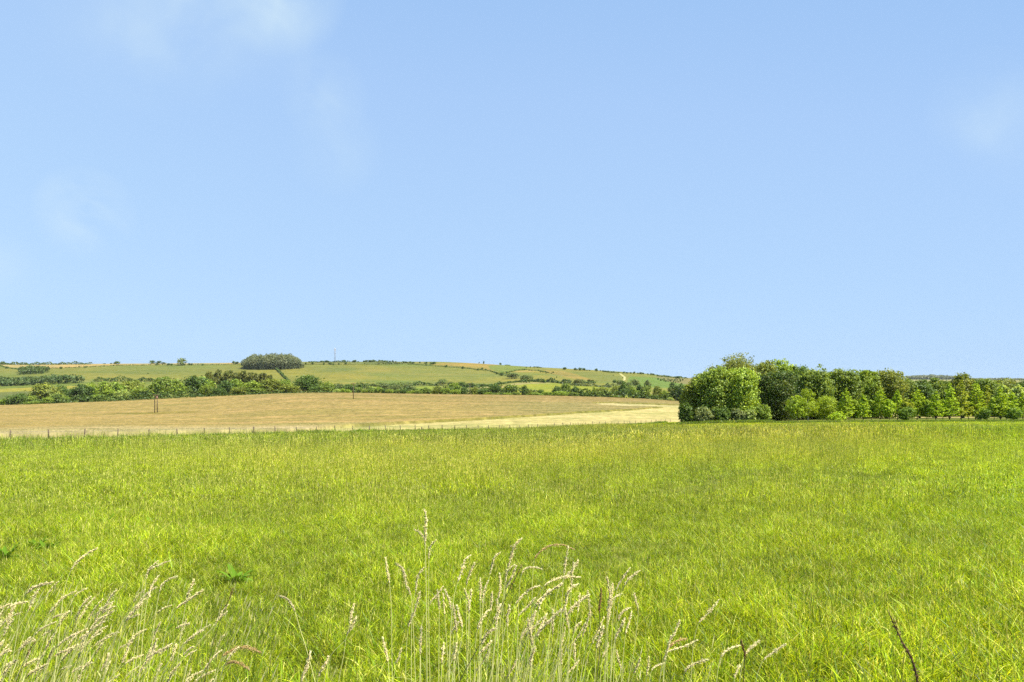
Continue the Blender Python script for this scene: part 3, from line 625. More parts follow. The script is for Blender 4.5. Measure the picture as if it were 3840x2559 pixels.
hedge('hedge', [(1412, 1367.5), (1460, 1367), (1510, 1366)], 4, 4.6, 9, 'thick grey green hedge just under the skyline past the mast', 'grey', seed=9, lump=.4)
hedge('hedge', [(1525, 1367), (1600, 1372), (1675, 1377), (1735, 1381), (1790, 1388), (1836, 1392), (1875, 1406)], 1.3, 2.0, 4, 'long thin hedge slanting down the hillside to the large grey bushes', seed=10, leaf=.8)
hedge('hedge', [(1905, 1398), (1935, 1391), (1968, 1388), (2015, 1391), (2060, 1400)], .9, 1.6, 4, 'thin hedge arching over the top of a small yellowish field', seed=11, leaf=.8)
hedge('hedge', [(1994, 1431), (2045, 1436)], 3, 3.6, 9, 'dense short hedge at the top corner of the bright valley field', seed=12)
hedge('hedge', [(2049, 1433), (2100, 1438), (2142, 1443)], 3, 4.6, 9, 'bushy hedge along the upper edge of the bright valley field', seed=13, lump=.6)
hedge('hedge', [(2191, 1438), (2232, 1438)], 1.5, 2.2, 8, 'short clipped dark hedge beside the brown hillside bushes', seed=14)
hedge('hedge', [(2110, 1445), (2188, 1448), (2285, 1453), (2330, 1456)], 2.5, 3.4, 8, 'grey green hedge below the brown hillside bushes', 'grey', seed=15, lump=.6)
hedge('hedge', [(1710, 1449), (1750, 1452), (1790, 1455), (1835, 1450), (1890, 1440), (1935, 1434), (1994, 1431)], 1.5, 2.2, 7, 'winding hedge along the foot of the hill behind the small far pole', seed=16, lump=.6)
hedge('hedge', [(1548, 1446), (1600, 1446), (1646, 1447)], 3, 4.0, 9, 'dark level hedge on the hill foot behind the bright green patch', seed=17, lump=.4)
hedge('hedge', [(1255, 1452), (1350, 1450), (1440, 1448), (1560, 1447)], 3, 3.6, 8, 'dark hedge at the hill foot behind the single pole', seed=18, lump=.5)
hedge('hedge', [(2000, 1379), (2031, 1380.5)], 2, 1.6, 6, 'short dark hedge on the skyline above the arching hedge', seed=19)
hedge('hedge', [(2258, 1395), (2300, 1399)], 2, 2.4, 7, 'dark hedge on the skyline ending at the chalk track', seed=20)
hedge('hedge', [(2462, 1411), (2500, 1415), (2575, 1420)], 2.5, 2.4, 7, 'ragged dark hedge on the falling skyline above the thorn bushes', seed=21, lump=.6)
hedge('hedge', [(1893, 1369), (1913, 1371)], 1.5, 1.4, 6, 'short dark hedge on the skyline over the green hill patch', seed=22)
hedge('hedge', [(345, 1432), (470, 1431), (600, 1432)], 3, 5.0, 9, 'dark hedge trailing off from the valley wood', seed=23, lump=.55)

for a, b, lab in (((335, 1513), (740, 1495), 'added dark strip as hedge shadow along the wheat edge below the paired poles tree line'), ((740, 1495), (1245, 1478), 'added dark strip as hedge shadow along the wheat edge below the pine group')):
    hedge('hedge_shadow_strip', [a, ((a[0] + b[0]) / 2, (a[1] + b[1]) / 2 - 1.5), b], 1.2, 1.7, 10, lab, 'deep', lo=495, hi=507, seed=40 + a[0], leaf=.5)  # dark leafy strip added for the shadow line at the hedgerow foot

for path, lab in (([(-150, 1526), (0, 1522), (200, 1516), (340, 1511)], 'low green hedge mass under the hedgerow left of the paired poles'), ([(340, 1511), (600, 1501), (800, 1490), (1000, 1483)], 'hedge mass between the hedgerow trees from the paired poles to the pine group'),
        ([(1000, 1483), (1200, 1477), (1330, 1477)], 'hedge mass closing the hedgerow up to the single pole'), ([(1330, 1477), (1600, 1482), (1770, 1484)], 'low hedge mass between the single pole and the small far pole'), ([(1770, 1484), (2000, 1487), (2200, 1492)], 'low hedge mass past the small far pole'), ([(2200, 1492), (2400, 1499), (2600, 1510)], 'hedge mass running up to the big grove')):
    hedge('field_hedge', path, 2.4, 4.6, 16, lab, 'dark', lo=508, hi=522, seed=60 + int(path[0][0]) % 97, leaf=.75, lump=.5)

def wood(name, outline, Y0, Y1, step, hgt, label, tint, seed, leaf=1.3, per=60, cat='wood', profile=None, wmul=1.0):
    """a far wood that reads as one mass: domed crowns packed over an area, in one object"""
    rs = np.random.default_rng(seed); Cs, Ds, T = [], [], []
    x0, x1 = outline; row = 0
    Y = Y0
    while Y <= Y1:
        fr = (Y - Y0) / max(Y1 - Y0, 1)
        px = x0 + rs.uniform(0, step) * F / Y
        while px <= x1:
            m = 1.0 if profile is None else profile((px - x0) / (x1 - x0), fr)
            if m > .15:
                h = hgt * m * rs.uniform(.74, 1.16); z0 = float(ground(px, Y)); c = np.array([(px - CX) / F * Y, Y, z0 + h * .55])
                r = step * rs.uniform(.55, .85) * wmul
                n = per; d = rs.normal(0, 1, (n, 3)); d[:, 2] = np.abs(d[:, 2]) * .9 - .25; d /= np.linalg.norm(d, axis=1)[:, None]
                Cs.append(c + d * np.array([r, r, h * .46]) * rs.uniform(.82, 1.05, (n, 1))); Ds.append(d + np.array([0, 0, .3])); T.append(np.full(n, rs.uniform(0, 1)))
                # skirt of lower foliage
                k = n // 3; th = rs.uniform(0, 6.28, k); Cs.append(np.stack([c[0] + r * .8 * np.cos(th), c[1] + r * .8 * np.sin(th), z0 + rs.uniform(0, h * .5, k)], -1)); Ds.append(np.stack([np.cos(th), np.sin(th), .2 + 0 * th], -1)); T.append(np.full(k, .2))
            px += step * rs.uniform(.8, 1.25) * F / Y
        Y += step * .85
    C = np.vstack(Cs); D = np.vstack(Ds); t = np.clip(np.concatenate(T)[:, None] * .7 + rs.normal(.1, .2, (len(C), 1)), 0, 1)
    V, Q = leaf_quads(C, D, leaf, rs, .8)
    col = (np.array((.11, .15, .035)) * (1 - t) + np.array((.20, .215, .05)) * t) * rs.uniform(.8, 1.2, (len(C), 1))
    o0 = np.array([C[:, 0].mean(), Y0, C[:, 2].min()])
    o = link(name, mesh_np(name, V - o0, Q, mat=M_LEAF, col=np.repeat(col, 4, 0)), loc=o0); o.color = (*TINT[tint], 1)
    return meta(o, label, cat, None, 'stuff')
def dome(a, b):
    e = min(a, 1 - a) * 6
    return (1 if e > 1 else .55 + .45 * e) * (1 if (a - .5) ** 2 * 4.2 + (b - .5) ** 2 * 3.2 < 1.05 else 0)
wood('hilltop_wood', (908, 1132), Y_at(1020, 1387, 1200, 1500), Y_at(1020, 1387, 1200, 1500) + 75, 6.6, 22.0, 'grey green domed wood crowning the hill left of the mast', 'grey', 31, .95, 170, profile=dome, wmul=1.1)  # grey tint puts part of the haze into the leaf colour
def belt(a, b): return (1.0 if a < .75 else .85) * (.75 + .25 * math.sin(a * 9))
wood('valley_wood', (-260, 345), 985, 1075, 11.0, 12.5, 'dark belt of woodland across the valley above the yellow green field', 'dark', 32, 1.4, 80, profile=lambda a, b: belt(a, b) * (1 if a < .97 - .5 * b else 0))
wood('copse', (82, 172), 1180, 1235, 9.0, 9.0, 'small dark copse on the slope above the valley wood', 'dark', 33, 1.3, 60)
def farw(a, b): return .75 + .25 * math.sin(a * 40) * math.sin(a * 17 + 1)
wood('distant_wood', (3405, 3600), 4480, 4560, 22, 24, 'low grey wood on the distant horizon behind the sapling row', 'grey', 34, 4.5, 40, profile=lambda a, b: (.8 + .35 * math.sin(math.pi * a)) if a < .62 or a > .5 else 1)  # distant woods: grey tint paints the fading of distance into the leaves
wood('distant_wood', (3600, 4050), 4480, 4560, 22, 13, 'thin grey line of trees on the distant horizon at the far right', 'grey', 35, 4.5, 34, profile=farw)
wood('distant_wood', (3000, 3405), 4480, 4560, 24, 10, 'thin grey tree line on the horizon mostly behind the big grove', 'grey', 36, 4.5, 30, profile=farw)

def build_mast():
    px, Y = 1256, 1540.0; z0 = float(ground(px, Y)); h = z_of(1307, Y) - z0
    root = link('lattice_mast', None, loc=((px - CX) / F * Y, Y, z0)); b = MB()
    w0, w1 = 1.5, .9
    cs = [np.array([math.cos(a), math.sin(a)]) for a in (R(90), R(210), R(330))]
    def at(i, s): w = w0 + (w1 - w0) * s; return (*(cs[i] * w), s * h)
    for i in range(3): b.tube([at(i, 0), at(i, .5), at(i, 1)], .13, 5)
    n = 14
    for k in range(n):
        for i in range(3):
            b.tube([at(i, k / n), at((i + 1) % 3, (k + 1) / n)], .07, 4); b.tube([at(i, (k + 1) / n), at((i + 1) % 3, (k + 1) / n)], .06, 4)
    link('lattice', b.mesh('lattice', M_STEEL), root)
    for k, (zf, n_) in enumerate(((.95, 3), (.84, 3), (.66, 2))):
        for i in range(n_):
            a = R(40 + 120 * i); p = MB(); r = 1.5
            p.box((-.3, -.22, -1.5), (.3, .22, 1.5))
            o = link('antenna_panel', p.mesh('antenna_panel', M_STEEL), root, (r * math.cos(a), r * math.sin(a), zf * h)); o.rotation_euler.z = a + R(90)
    meta(root, 'thin lattice communications mast rising above the skyline hedge', 'mast')
build_mast()

# ------------------------------------------------------------------ poles in the wheat
def build_pole(px0, Y, top, twin, label):
    z0 = float(ground(px0, Y)); h = z_of(top, Y) - z0
    root = link('utility_pole', None, loc=((px0 - CX) / F * Y, Y, z0))
    offs = (-.55, .55) if twin else (0,)
    for dx in offs:
        b = MB(); b.tube([(dx, 0, -.4), (dx, 0, h * .5), (dx, 0, h)], [.20, .17, .14], 10); link('pole', b.mesh('pole', M_POLE, True), root)
    w = 1.3 if twin else 1.05
    b = MB(); b.box((-w, -.24, h - .45), (w, -.12, h - .28)); link('crossarm', b.mesh('crossarm', M_POLE), root)
    if twin:
        b = MB(); b.box((-.75, -.26, h * .86), (.75, -.14, h * .86 + .14)); link('crossarm', b.mesh('crossarm', M_POLE), root)
        b = MB(); b.box((.1, -.62, h * .80), (.95, -.26, h * .80 + .75)); link('transformer', b.mesh('transformer', M_CERAMIC), root)
        b = MB(); b.tube([(.55, -.17, h * .62), (.85, -.3, h * .62)], .05, 5); b.tube([(.55, -.17, h * .58), (.85, -.3, h * .58)], .05, 5); link('climbing_guard', b.mesh('climbing_guard', M_STEEL), root)
    for x in (-w + .12, 0.02, w - .12):
        b = MB(); b.tube([(x, -.18, h - .28), (x, -.18, h - .12), (x, -.18, h - .02)], [.07, .1, .05], 7); link('insulator', b.mesh('insulator', M_CERAMIC, True), root)
    meta(root, label, 'utility pole', 'wooden power poles crossing the wheat')
build_pole(585, 330, 1480, True, 'pair of brown wooden power poles standing close together in the wheat')
build_pole(1325, 380, 1437, False, 'single dark wooden power pole near the far edge of the wheat')
build_pole(1762, 514, 1440, False, 'small wooden power pole half lost against the hedgerow trees')

# ------------------------------------------------------------------ the fence
def build_fence():
    t0, t1 = -12, 49
    def base(t):
        X, Y = FT0 + FA * t, FY0 + FB * t; return X, Y, float(ground(CX + F * X / Y, Y))
    bx, by, bz = base(18)
    root = link('stock_fence', None, loc=(bx, by, bz)); rs = random.Random(3)
    def post(t, h, name='post', r=.062):
        X, Y, Z = base(t); b = MB(); lx, ly = rs.uniform(-.06, .06), rs.uniform(-.06, .06)
        b.tube([(0, 0, -.5), (lx * .5, ly * .5, h * .5), (lx, ly, h - .03), (lx, ly, h)], [r, r, r * .97, r * .55], 8)
        link(name, b.mesh(name, M_POST, False), root, (X - bx, Y - by, Z - bz))
    for t in range(t0, t1 + 1): post(t, .77 + rs.uniform(-.05, .06), r=.075 if t == 8 else rs.uniform(.040, .052))
    post(17.5, .52); 
    X, Y, Z = base(8)
    for s in (-1, 1):
        b = MB(); b.tube([(s * FA * .42, s * FB * .42 * .4, -.1), (0, 0, .42)], .045, 7); link('brace', b.mesh('brace', M_POST), root, (X - bx, Y - by, Z - bz))
    for h in (.24, .40, .54, .66):
        pts = [np.array(base(t)) + np.array((0, -.07, h)) - np.array((bx, by, bz)) for t in np.arange(t0, t1 + .1, 1.0)]
        b = MB(); b.tube(pts, .004, 4); link('wire', b.mesh('wire', M_WIRE), root)
    meta(root, 'long fence of thin wooden posts and wire between meadow and wheat', 'fence')
build_fence()

# ------------------------------------------------------------------ the grove and the saplings on the right
G_G = 'broadleaved trees of the grove beside the wheat'
def big_tree(px, half, top, Y, kind, n, tint, label, seed, leaf=.26, base=(.15, .215, .034), warm=(.36, .41, .065), name='grove_tree', cat='tree', group=G_G, mat=None, r=.028, f=None, k=1.0, lift=0.0):
    z0 = float(ground(px, Y)); h = z_of(top, Y) - z0; w = 2 * half / F * Y
    n = int(n * 2.1); leaf = leaf * .68
    f = f or {'dome': 1.1, 'round': 1.12, 'tall': 1.45, 'bush': 1.1, 'cone': 1.15}.get(kind, 1.1)
    root = link(name, None, loc=((px - CX) / F * Y, Y, z0))
    root.rotation_euler.z = (seed * 1.37) % 6.28
    cm = crown_mesh('crown', kind, n, 1.0, seed, base, warm, .28, 18, anis=(1, 1, 1)) if False else None
    # leaves are sized in metres, so the crown is built at full size
    rs = np.random.default_rng(seed); Lb = lobes_for(kind, rs) * np.array([w * f, w * f, h, w * f, w * f, h])
    area = Lb[:, 3] * Lb[:, 5] * (1 + .0 * Lb[:, 2]); ncl = max(20, n // 20)
    li = rs.choice(len(Lb), ncl, p=area / area.sum())
    d = rs.normal(0, 1, (ncl, 3)); d[:, 2] += .2; d /= np.linalg.norm(d, axis=1)[:, None]
    cc = Lb[li, :3] + d * Lb[li, 3:] * rs.uniform(.84, 1.02, ncl)[:, None]
    sg = np.minimum(Lb[li, 3], Lb[li, 5]) * rs.uniform(.14, .30, ncl); tone = .55 * rs.uniform(0, 1, ncl) ** 1.5 + .5 * rs.uniform(0, 1, len(Lb))[li]
    q = rs.integers(0, ncl, n); C = cc[q] + np.clip(rs.normal(0, 1, (n, 3)), -1.7, 1.7) * sg[q][:, None] * np.array([1, 1, .7])
    out = C - Lb[li[q], :3]; out /= np.linalg.norm(out, axis=1)[:, None] + 1e-9; out[:, 2] += .3
    C = fit_crown(C, w, h); C[:, 2] = np.abs(C[:, 2] - .02) + .02; C[:, 2] = lift * (1 - C[:, 2] / h) + C[:, 2]
    V, Q = leaf_quads(C, out, leaf, rs)
    t = np.clip(tone[q] * .75 + rs.normal(0, .25, n), 0, 1)[:, None]
    col = (np.array(base) * (1 - t) + np.array(warm) * t) * rs.uniform(.72, 1.28, (n, 1))
    c = link('crown', mesh_np('crown', V, Q, mat=M_LEAF, col=np.repeat(col, 4, 0)), root); c.color = (*[v * k for v in TINT[tint]], 1)
    tr = link('trunk', trunk_mesh('trunk', kind, seed, mat, r), root); tr.scale = (h, h, h)
    meta(root, label, cat, group)
    return root
big_tree(2634, 52, 1404, 131, 'dome', 7000, 'olive', 'bushy olive tree forming the sloping outer end of the grove', 401)
big_tree(2675, 75, 1383, 127, 'dome', 9000, 'green', 'tall light green tree at the front of the grove, left of the domed one', 402)
big_tree(2768, 78, 1386, 127, 'dome', 10000, 'bright', 'broad bright green domed tree at the front of the grove', 403)
big_tree(2762, 110, 1331, 146, 'dome', 8000, 'olive', 'tallest tree of the grove, dark and round topped against the sky', 404, k=.72)
big_tree(2870, 62, 1358, 146, 'round', 6500, 'olive', 'high tree just right of the tallest one in the grove', 405, k=.9)
big_tree(2930, 62, 1353, 150, 'dome', 6500, 'bright', 'high yellow green tree with twiggy top at the back of the grove', 406)
big_tree(2905, 82, 1395, 133, 'dome', 10000, 'deep', 'dark shaded tree behind the white trunked sapling with brownish top', 407, warm=(.30, .26, .05))
big_tree(2995, 66, 1376, 150, 'dome', 6000, 'dark', 'dark round tree on the skyline right of the dark shaded tree', 408, k=.85)
big_tree(3055, 66, 1386, 140, 'dome', 8000, 'green', 'upright mid green tree behind the two leafy saplings', 409, k=.85)
big_tree(3160, 66, 1388, 143, 'dome', 7000, 'green', 'rounded mid green tree with dark gaps, behind the first slim sapling', 410, lift=.9, k=.80)
big_tree(3112, 50, 1402, 148, 'round', 4500, 'dark', 'dark tree with bare twigs at its top, in a dip of the grove', 411, lift=.9, k=.80)
big_tree(3245, 56, 1391, 146, 'dome', 6000, 'bright', 'light green round tree, next but one before the grove steps down', 412, lift=.9, k=.80)
big_tree(3325, 64, 1392, 146, 'round', 6500, 'olive', 'last full height tree before the grove steps down', 413, lift=.9, k=.80)
big_tree(3395, 56, 1424, 150, 'round', 4500, 'green', 'low green tree where the grove steps down', 414, lift=.9, k=.80)
big_tree(3450, 56, 1428, 150, 'round', 4500, 'dark', 'low dark tree behind the pointed yellow sapling', 415, lift=.9, k=.80)
big_tree(3510, 54, 1420, 152, 'round', 4500, 'green', 'low tree with ragged top under the distant wood', 416, lift=.9, k=.80)
big_tree(3612, 54, 1405, 150, 'round', 5500, 'olive', 'tree rising highest above the sapling row at the lower part of the grove', 417, lift=.9, k=.80)
big_tree(3690, 56, 1424, 150, 'round', 4500, 'green', 'green tree just past the highest tree of the lower grove', 418, lift=.9, k=.80)
big_tree(3560, 48, 1432, 155, 'round', 3500, 'dark', 'small dark tree tucked beside the highest tree of the lower grove', 419, lift=.9, k=.80)
big_tree(3775, 80, 1423, 165, 'round', 5000, 'olive', 'olive tree near the frame edge behind pale bushes', 420, lift=.9, k=.80)
big_tree(3860, 72, 1428, 160, 'round', 4500, 'dark', 'dark tree cut by the right edge of the frame', 421, lift=.9, k=.80)
big_tree(3752, 26, 1446, 142, 'bush', 2600, 'pale', 'pale whitish bush standing above the saplings near the frame edge', 422, group='pale bushes above the sapling row')
big_tree(3812, 30, 1450, 141, 'bush', 3000, 'pale', 'pale whitish bush with a dark hollow, nearest the frame edge', 423, group='pale bushes above the sapling row')
for i, (px, half, top, tint, lab) in enumerate(((2830, 70, 1385, 'dark', 'dark tree filling the gap behind the tallest one of the grove'), (3030, 80, 1408, 'dark', 'dark tree deep in the grove behind the leafy saplings'), (3110, 70, 1428, 'green', 'mid green tree deep in the dip of the grove'),
        (3205, 80, 1424, 'dark', 'dark tree in the back row behind the light green round one'), (3290, 80, 1424, 'green', 'back row tree before the grove steps down'), (3425, 90, 1446, 'green', 'low back row tree beyond the step of the grove'), (3540, 90, 1450, 'dark', 'low dark back row tree under the distant wood'), (3660, 90, 1446, 'dark', 'dark back row tree past the highest of the lower grove'), (3740, 90, 1448, 'green', 'back row tree behind the pale whitish bushes'))):
    big_tree(px, half, top, 160 if px < 3350 else 170, 'dome', 4500, tint, lab, 460 + i, .30, k=.74)
# undergrowth at the foot of the grove
G_U = 'shrubs at the foot of the grove'
big_tree(2586, 36, 1446, 128, 'dome', 3500, 'olive', 'low olive tree at the very end of the grove beside the pale stubble', 470)
for i, (px, half, top, tint, lab) in enumerate(((2572, 24, 1512, 'dark', 'low dark shrub at the outermost foot of the grove beside the fence end'), (2640, 34, 1528, 'grey', 'low grey green shrub under the olive end tree'), (2705, 36, 1530, 'dark', 'low dark shrub under the tall light green tree'),
        (2765, 30, 1535, 'grey', 'grey bramble shrub under the bright domed tree'), (2812, 34, 1538, 'pale', 'pale twiggy bramble shrub in front of the bright domed tree'), (2862, 30, 1520, 'bright', 'bright leafy branchlet shrub beside the dark hollow of the grove'))):
    big_tree(px, half, top, 121.5, 'bush', 2600, tint, lab, 440 + i, .2, name='shrub', cat='shrub', group=G_U, k=.8)

G_S = 'young trees planted in a row along the meadow edge'
def sapling(px, half, top, kind, tint, seed, n=3000, mat=None, label=None, Y=None, k=1.0):
    Y = Y or 123 + (seed % 5) * .9
    o = big_tree(px, half, top, Y, kind, n, tint, label, seed, .14, (.22, .30, .024), (.45, .52, .040), 'sapling', 'tree', G_S, mat, .013 if mat is None else .016, None, k, .0 if kind == 'bush' else .45)
    if not label: ITEMS.append((o, 'saplings', {'cone': 'pointed', 'tall': 'bushy', 'round': 'round topped', 'bush': 'low'}[kind] + ' ' + WORD[tint].replace(' green', ''), 'sapling', px))
    return o
sapling(2990, 40, 1484, 'tall', 'bright', 500, 2600, k=.78, label='wide pale leaved sapling in front of the dark hollow of the grove')
sapling(3030, 38, 1460, 'tall', 'yellow', 501, 2600, M_PALEBARK, k=.78, label='yellow green sapling with a bare white trunk')
sapling(3100, 46, 1487, 'bush', 'yellow', 502, 3200, k=.75, label='broad round sapling right beside the white trunked one')
for i, (px, half, top, kind, tint) in enumerate(((3172, 32, 1458, 'cone', 'yellow'), (3236, 26, 1482, 'cone', 'bright'), (3302, 34, 1455, 'cone', 'yellow'), (3366, 30, 1463, 'cone', 'bright'), (3440, 38, 1456, 'cone', 'yellow'), (3508, 30, 1470, 'cone', 'bright'), (3562, 32, 1440, 'cone', 'bright'), (3604, 36, 1428, 'cone', 'olive'), (3660, 38, 1432, 'cone', 'yellow'), (3700, 32, 1446, 'cone', 'olive'), (3752, 36, 1450, 'cone', 'yellow'), (3794, 32, 1470, 'cone', 'bright'), (3836, 32, 1474, 'cone', 'yellow'), (3204, 22, 1500, 'tall', 'green'), (3268, 22, 1502, 'tall', 'green'), (3335, 22, 1500, 'tall', 'bright'), (3402, 24, 1498, 'tall', 'olive'), (3476, 22, 1500, 'tall', 'green'), (3536, 22, 1500, 'tall', 'green'), (3634, 24, 1485, 'tall', 'olive'), (3728, 24, 1492, 'tall', 'green'), (3774, 20, 1500, 'tall', 'green'), (3816, 20, 1506, 'tall', 'green'))):
    sapling(px, half, top, kind, tint, 510 + i)
sapling(3402, 32, 1528, 'bush', 'deep', 540, 1800, label='low dark green bush in the sapling row under a yellow sapling', Y=121.5)
sapling(3690, 26, 1535, 'bush', 'deep', 541, 1500, label='low dark bush under the tall olive saplings of the row', Y=121.5)
sapling(3800, 30, 1530, 'bush', 'dark', 542, 1500, label='low dark bush in the sapling row nearest the frame edge', Y=121.5)
sapling(3140, 30, 1545, 'bush', 'bright', 543, 1200, label='low bright shrub at the foot of the first slim sapling', Y=120.5)

# ------------------------------------------------------------------ grass
def tuft(name, nbl, radius, h0, h1, width, seed, lean=(.12, .0), seg=3, cols=None, stalks=0, seedcol=(.66, .62, .38), splay=1.25):
    rs = np.random.default_rng(seed); b = MB()
    cols = cols or [(.295, .385, .014), (.41, .46, .022), (.17, .28, .012), (.64, .58, .24), (.05, .11, .008)]
    pr = np.array([.32, .28, .2, .1, .1])
    for i in range(nbl + stalks):
        st = i >= nbl
        th = rs.uniform(0, 6.28); rr = radius * math.sqrt(rs.uniform()); x, y = rr * math.cos(th), rr * math.sin(th)
        h = rs.uniform(h0, h1) * (rs.uniform(1.4, 2.3) if st else 1); az = rs.uniform(0, 6.28); sp = (rs.uniform(.05, splay) if not st else rs.uniform(0, .2)) * h
        dx, dy = math.cos(az) * sp + lean[0] * h, math.sin(az) * sp + lean[1] * h
        droop = rs.uniform(0, .75) * h * (0 if st else 1)
        w = width * rs.uniform(.6, 1.3) * (.45 if st else 1)
        s = np.linspace(0, 1, seg + 1)
        px_, py_ = x + dx * s ** 1.7, y + dy * s ** 1.7; pz = h * s - droop * s ** 3
        fa = rs.uniform(0, 3.14); wx, wy = math.cos(fa) * w / 2, math.sin(fa) * w / 2
        tw = (1 - s ** 2.2) * .95 + .05 if not st else np.full(seg + 1, 1.0)
        A = np.stack([px_ - wx * tw, py_ - wy * tw, pz], -1); B = np.stack([px_ + wx * tw, py_ + wy * tw, pz], -1)
        V = np.empty((2 * (seg + 1), 3)); V[0::2] = A; V[1::2] = B
        Q = [(2 * k, 2 * k + 1, 2 * k + 3, 2 * k + 2) for k in range(seg)]
        c = np.array(cols[rs.choice(5, p=pr)]) * rs.uniform(.45, 1.5)
        if st:
            c = np.array((.36, .40, .07) if i % 5 else (.14, .20, .03)) * rs.uniform(.7, 1.2)
            b.add(V, Q, None, c)
            tip = np.array([px_[-1], py_[-1], pz[-1]]); dr = np.array([dx, dy, h]); dr /= np.linalg.norm(dr)
            hl = rs.uniform(.12, .22) * h; hw = width * rs.uniform(.6, 1.1)
            for q in range(2):
                fa = rs.uniform(0, 3.14); ww = np.array([math.cos(fa), math.sin(fa), 0]) * hw / 2
                V = np.array([tip - dr * hl * .35, tip + ww + dr * hl * .1, tip + dr * hl * .65, tip - ww + dr * hl * .1])
                b.add(V, [(0, 1, 2, 3)], None, np.array(seedcol) * rs.uniform(.75, 1.15))
        else: b.add(V, Q, None, c)
    return b.mesh(name, M_GRASS)

def scatter(name, meshes, pts, rot, scl, idx, tint, label, cat=None, tilt=None):
    src = bpy.data.collections.new(name + '_source')
    for i, me in enumerate(meshes): src.objects.link(bpy.data.objects.new('%s_tuft_%02d' % (name, i), me))
    me = bpy.data.meshes.new(name); me.vertices.add(len(pts)); me.vertices.foreach_set('co', np.asarray(pts, np.float32).ravel())
    def attr(n, typ, arr, key='value'): a = me.attributes.new(n, typ, 'POINT'); a.data.foreach_set(key, np.ascontiguousarray(arr).ravel())
    e = np.zeros((len(pts), 3), np.float32); e[:, 2] = rot
    if tilt is not None: e[:, :2] = tilt
    attr('rot', 'FLOAT_VECTOR', e, 'vector'); attr('scl', 'FLOAT_VECTOR', scl.astype(np.float32), 'vector'); attr('idx', 'INT', idx.astype(np.int32))
    c = np.ones((len(pts), 4), np.float32); c[:, :3] = tint; attr('tint', 'FLOAT_COLOR', c, 'color')
    me.materials.append(M_GRASS)
    o = link(name, me)
    ng = bpy.data.node_groups.new(name, 'GeometryNodeTree'); ng.is_modifier = True
    ng.interface.new_socket('Geometry', in_out='INPUT', socket_type='NodeSocketGeometry'); ng.interface.new_socket('Geometry', in_out='OUTPUT', socket_type='NodeSocketGeometry')
    gi = ng.nodes.new('NodeGroupInput'); go = ng.nodes.new('NodeGroupOutput')
    ci = ng.nodes.new('GeometryNodeCollectionInfo'); ci.inputs['Collection'].default_value = src; ci.inputs['Separate Children'].default_value = True; ci.inputs['Reset Children'].default_value = True
    ip = ng.nodes.new('GeometryNodeInstanceOnPoints'); ip.inputs['Pick Instance'].default_value = True
    L = ng.links.new
    def na(n, typ):
        q = ng.nodes.new('GeometryNodeInputNamedAttribute'); q.data_type = typ; q.inputs['Name'].default_value = n; return q.outputs['Attribute']
    er = ng.nodes.new('FunctionNodeEulerToRotation'); L(na('rot', 'FLOAT_VECTOR'), er.inputs[0])
    L(gi.outputs[0], ip.inputs['Points']); L(ci.outputs[0], ip.inputs['Instance']); L(na('idx', 'INT'), ip.inputs['Instance Index']); L(er.outputs[0], ip.inputs['Rotation']); L(na('scl', 'FLOAT_VECTOR'), ip.inputs['Scale'])
    L(ip.outputs[0], go.inputs[0])
    o.modifiers.new('scatter', 'NODES').node_group = ng
    return meta(o, label, cat, None, 'stuff')

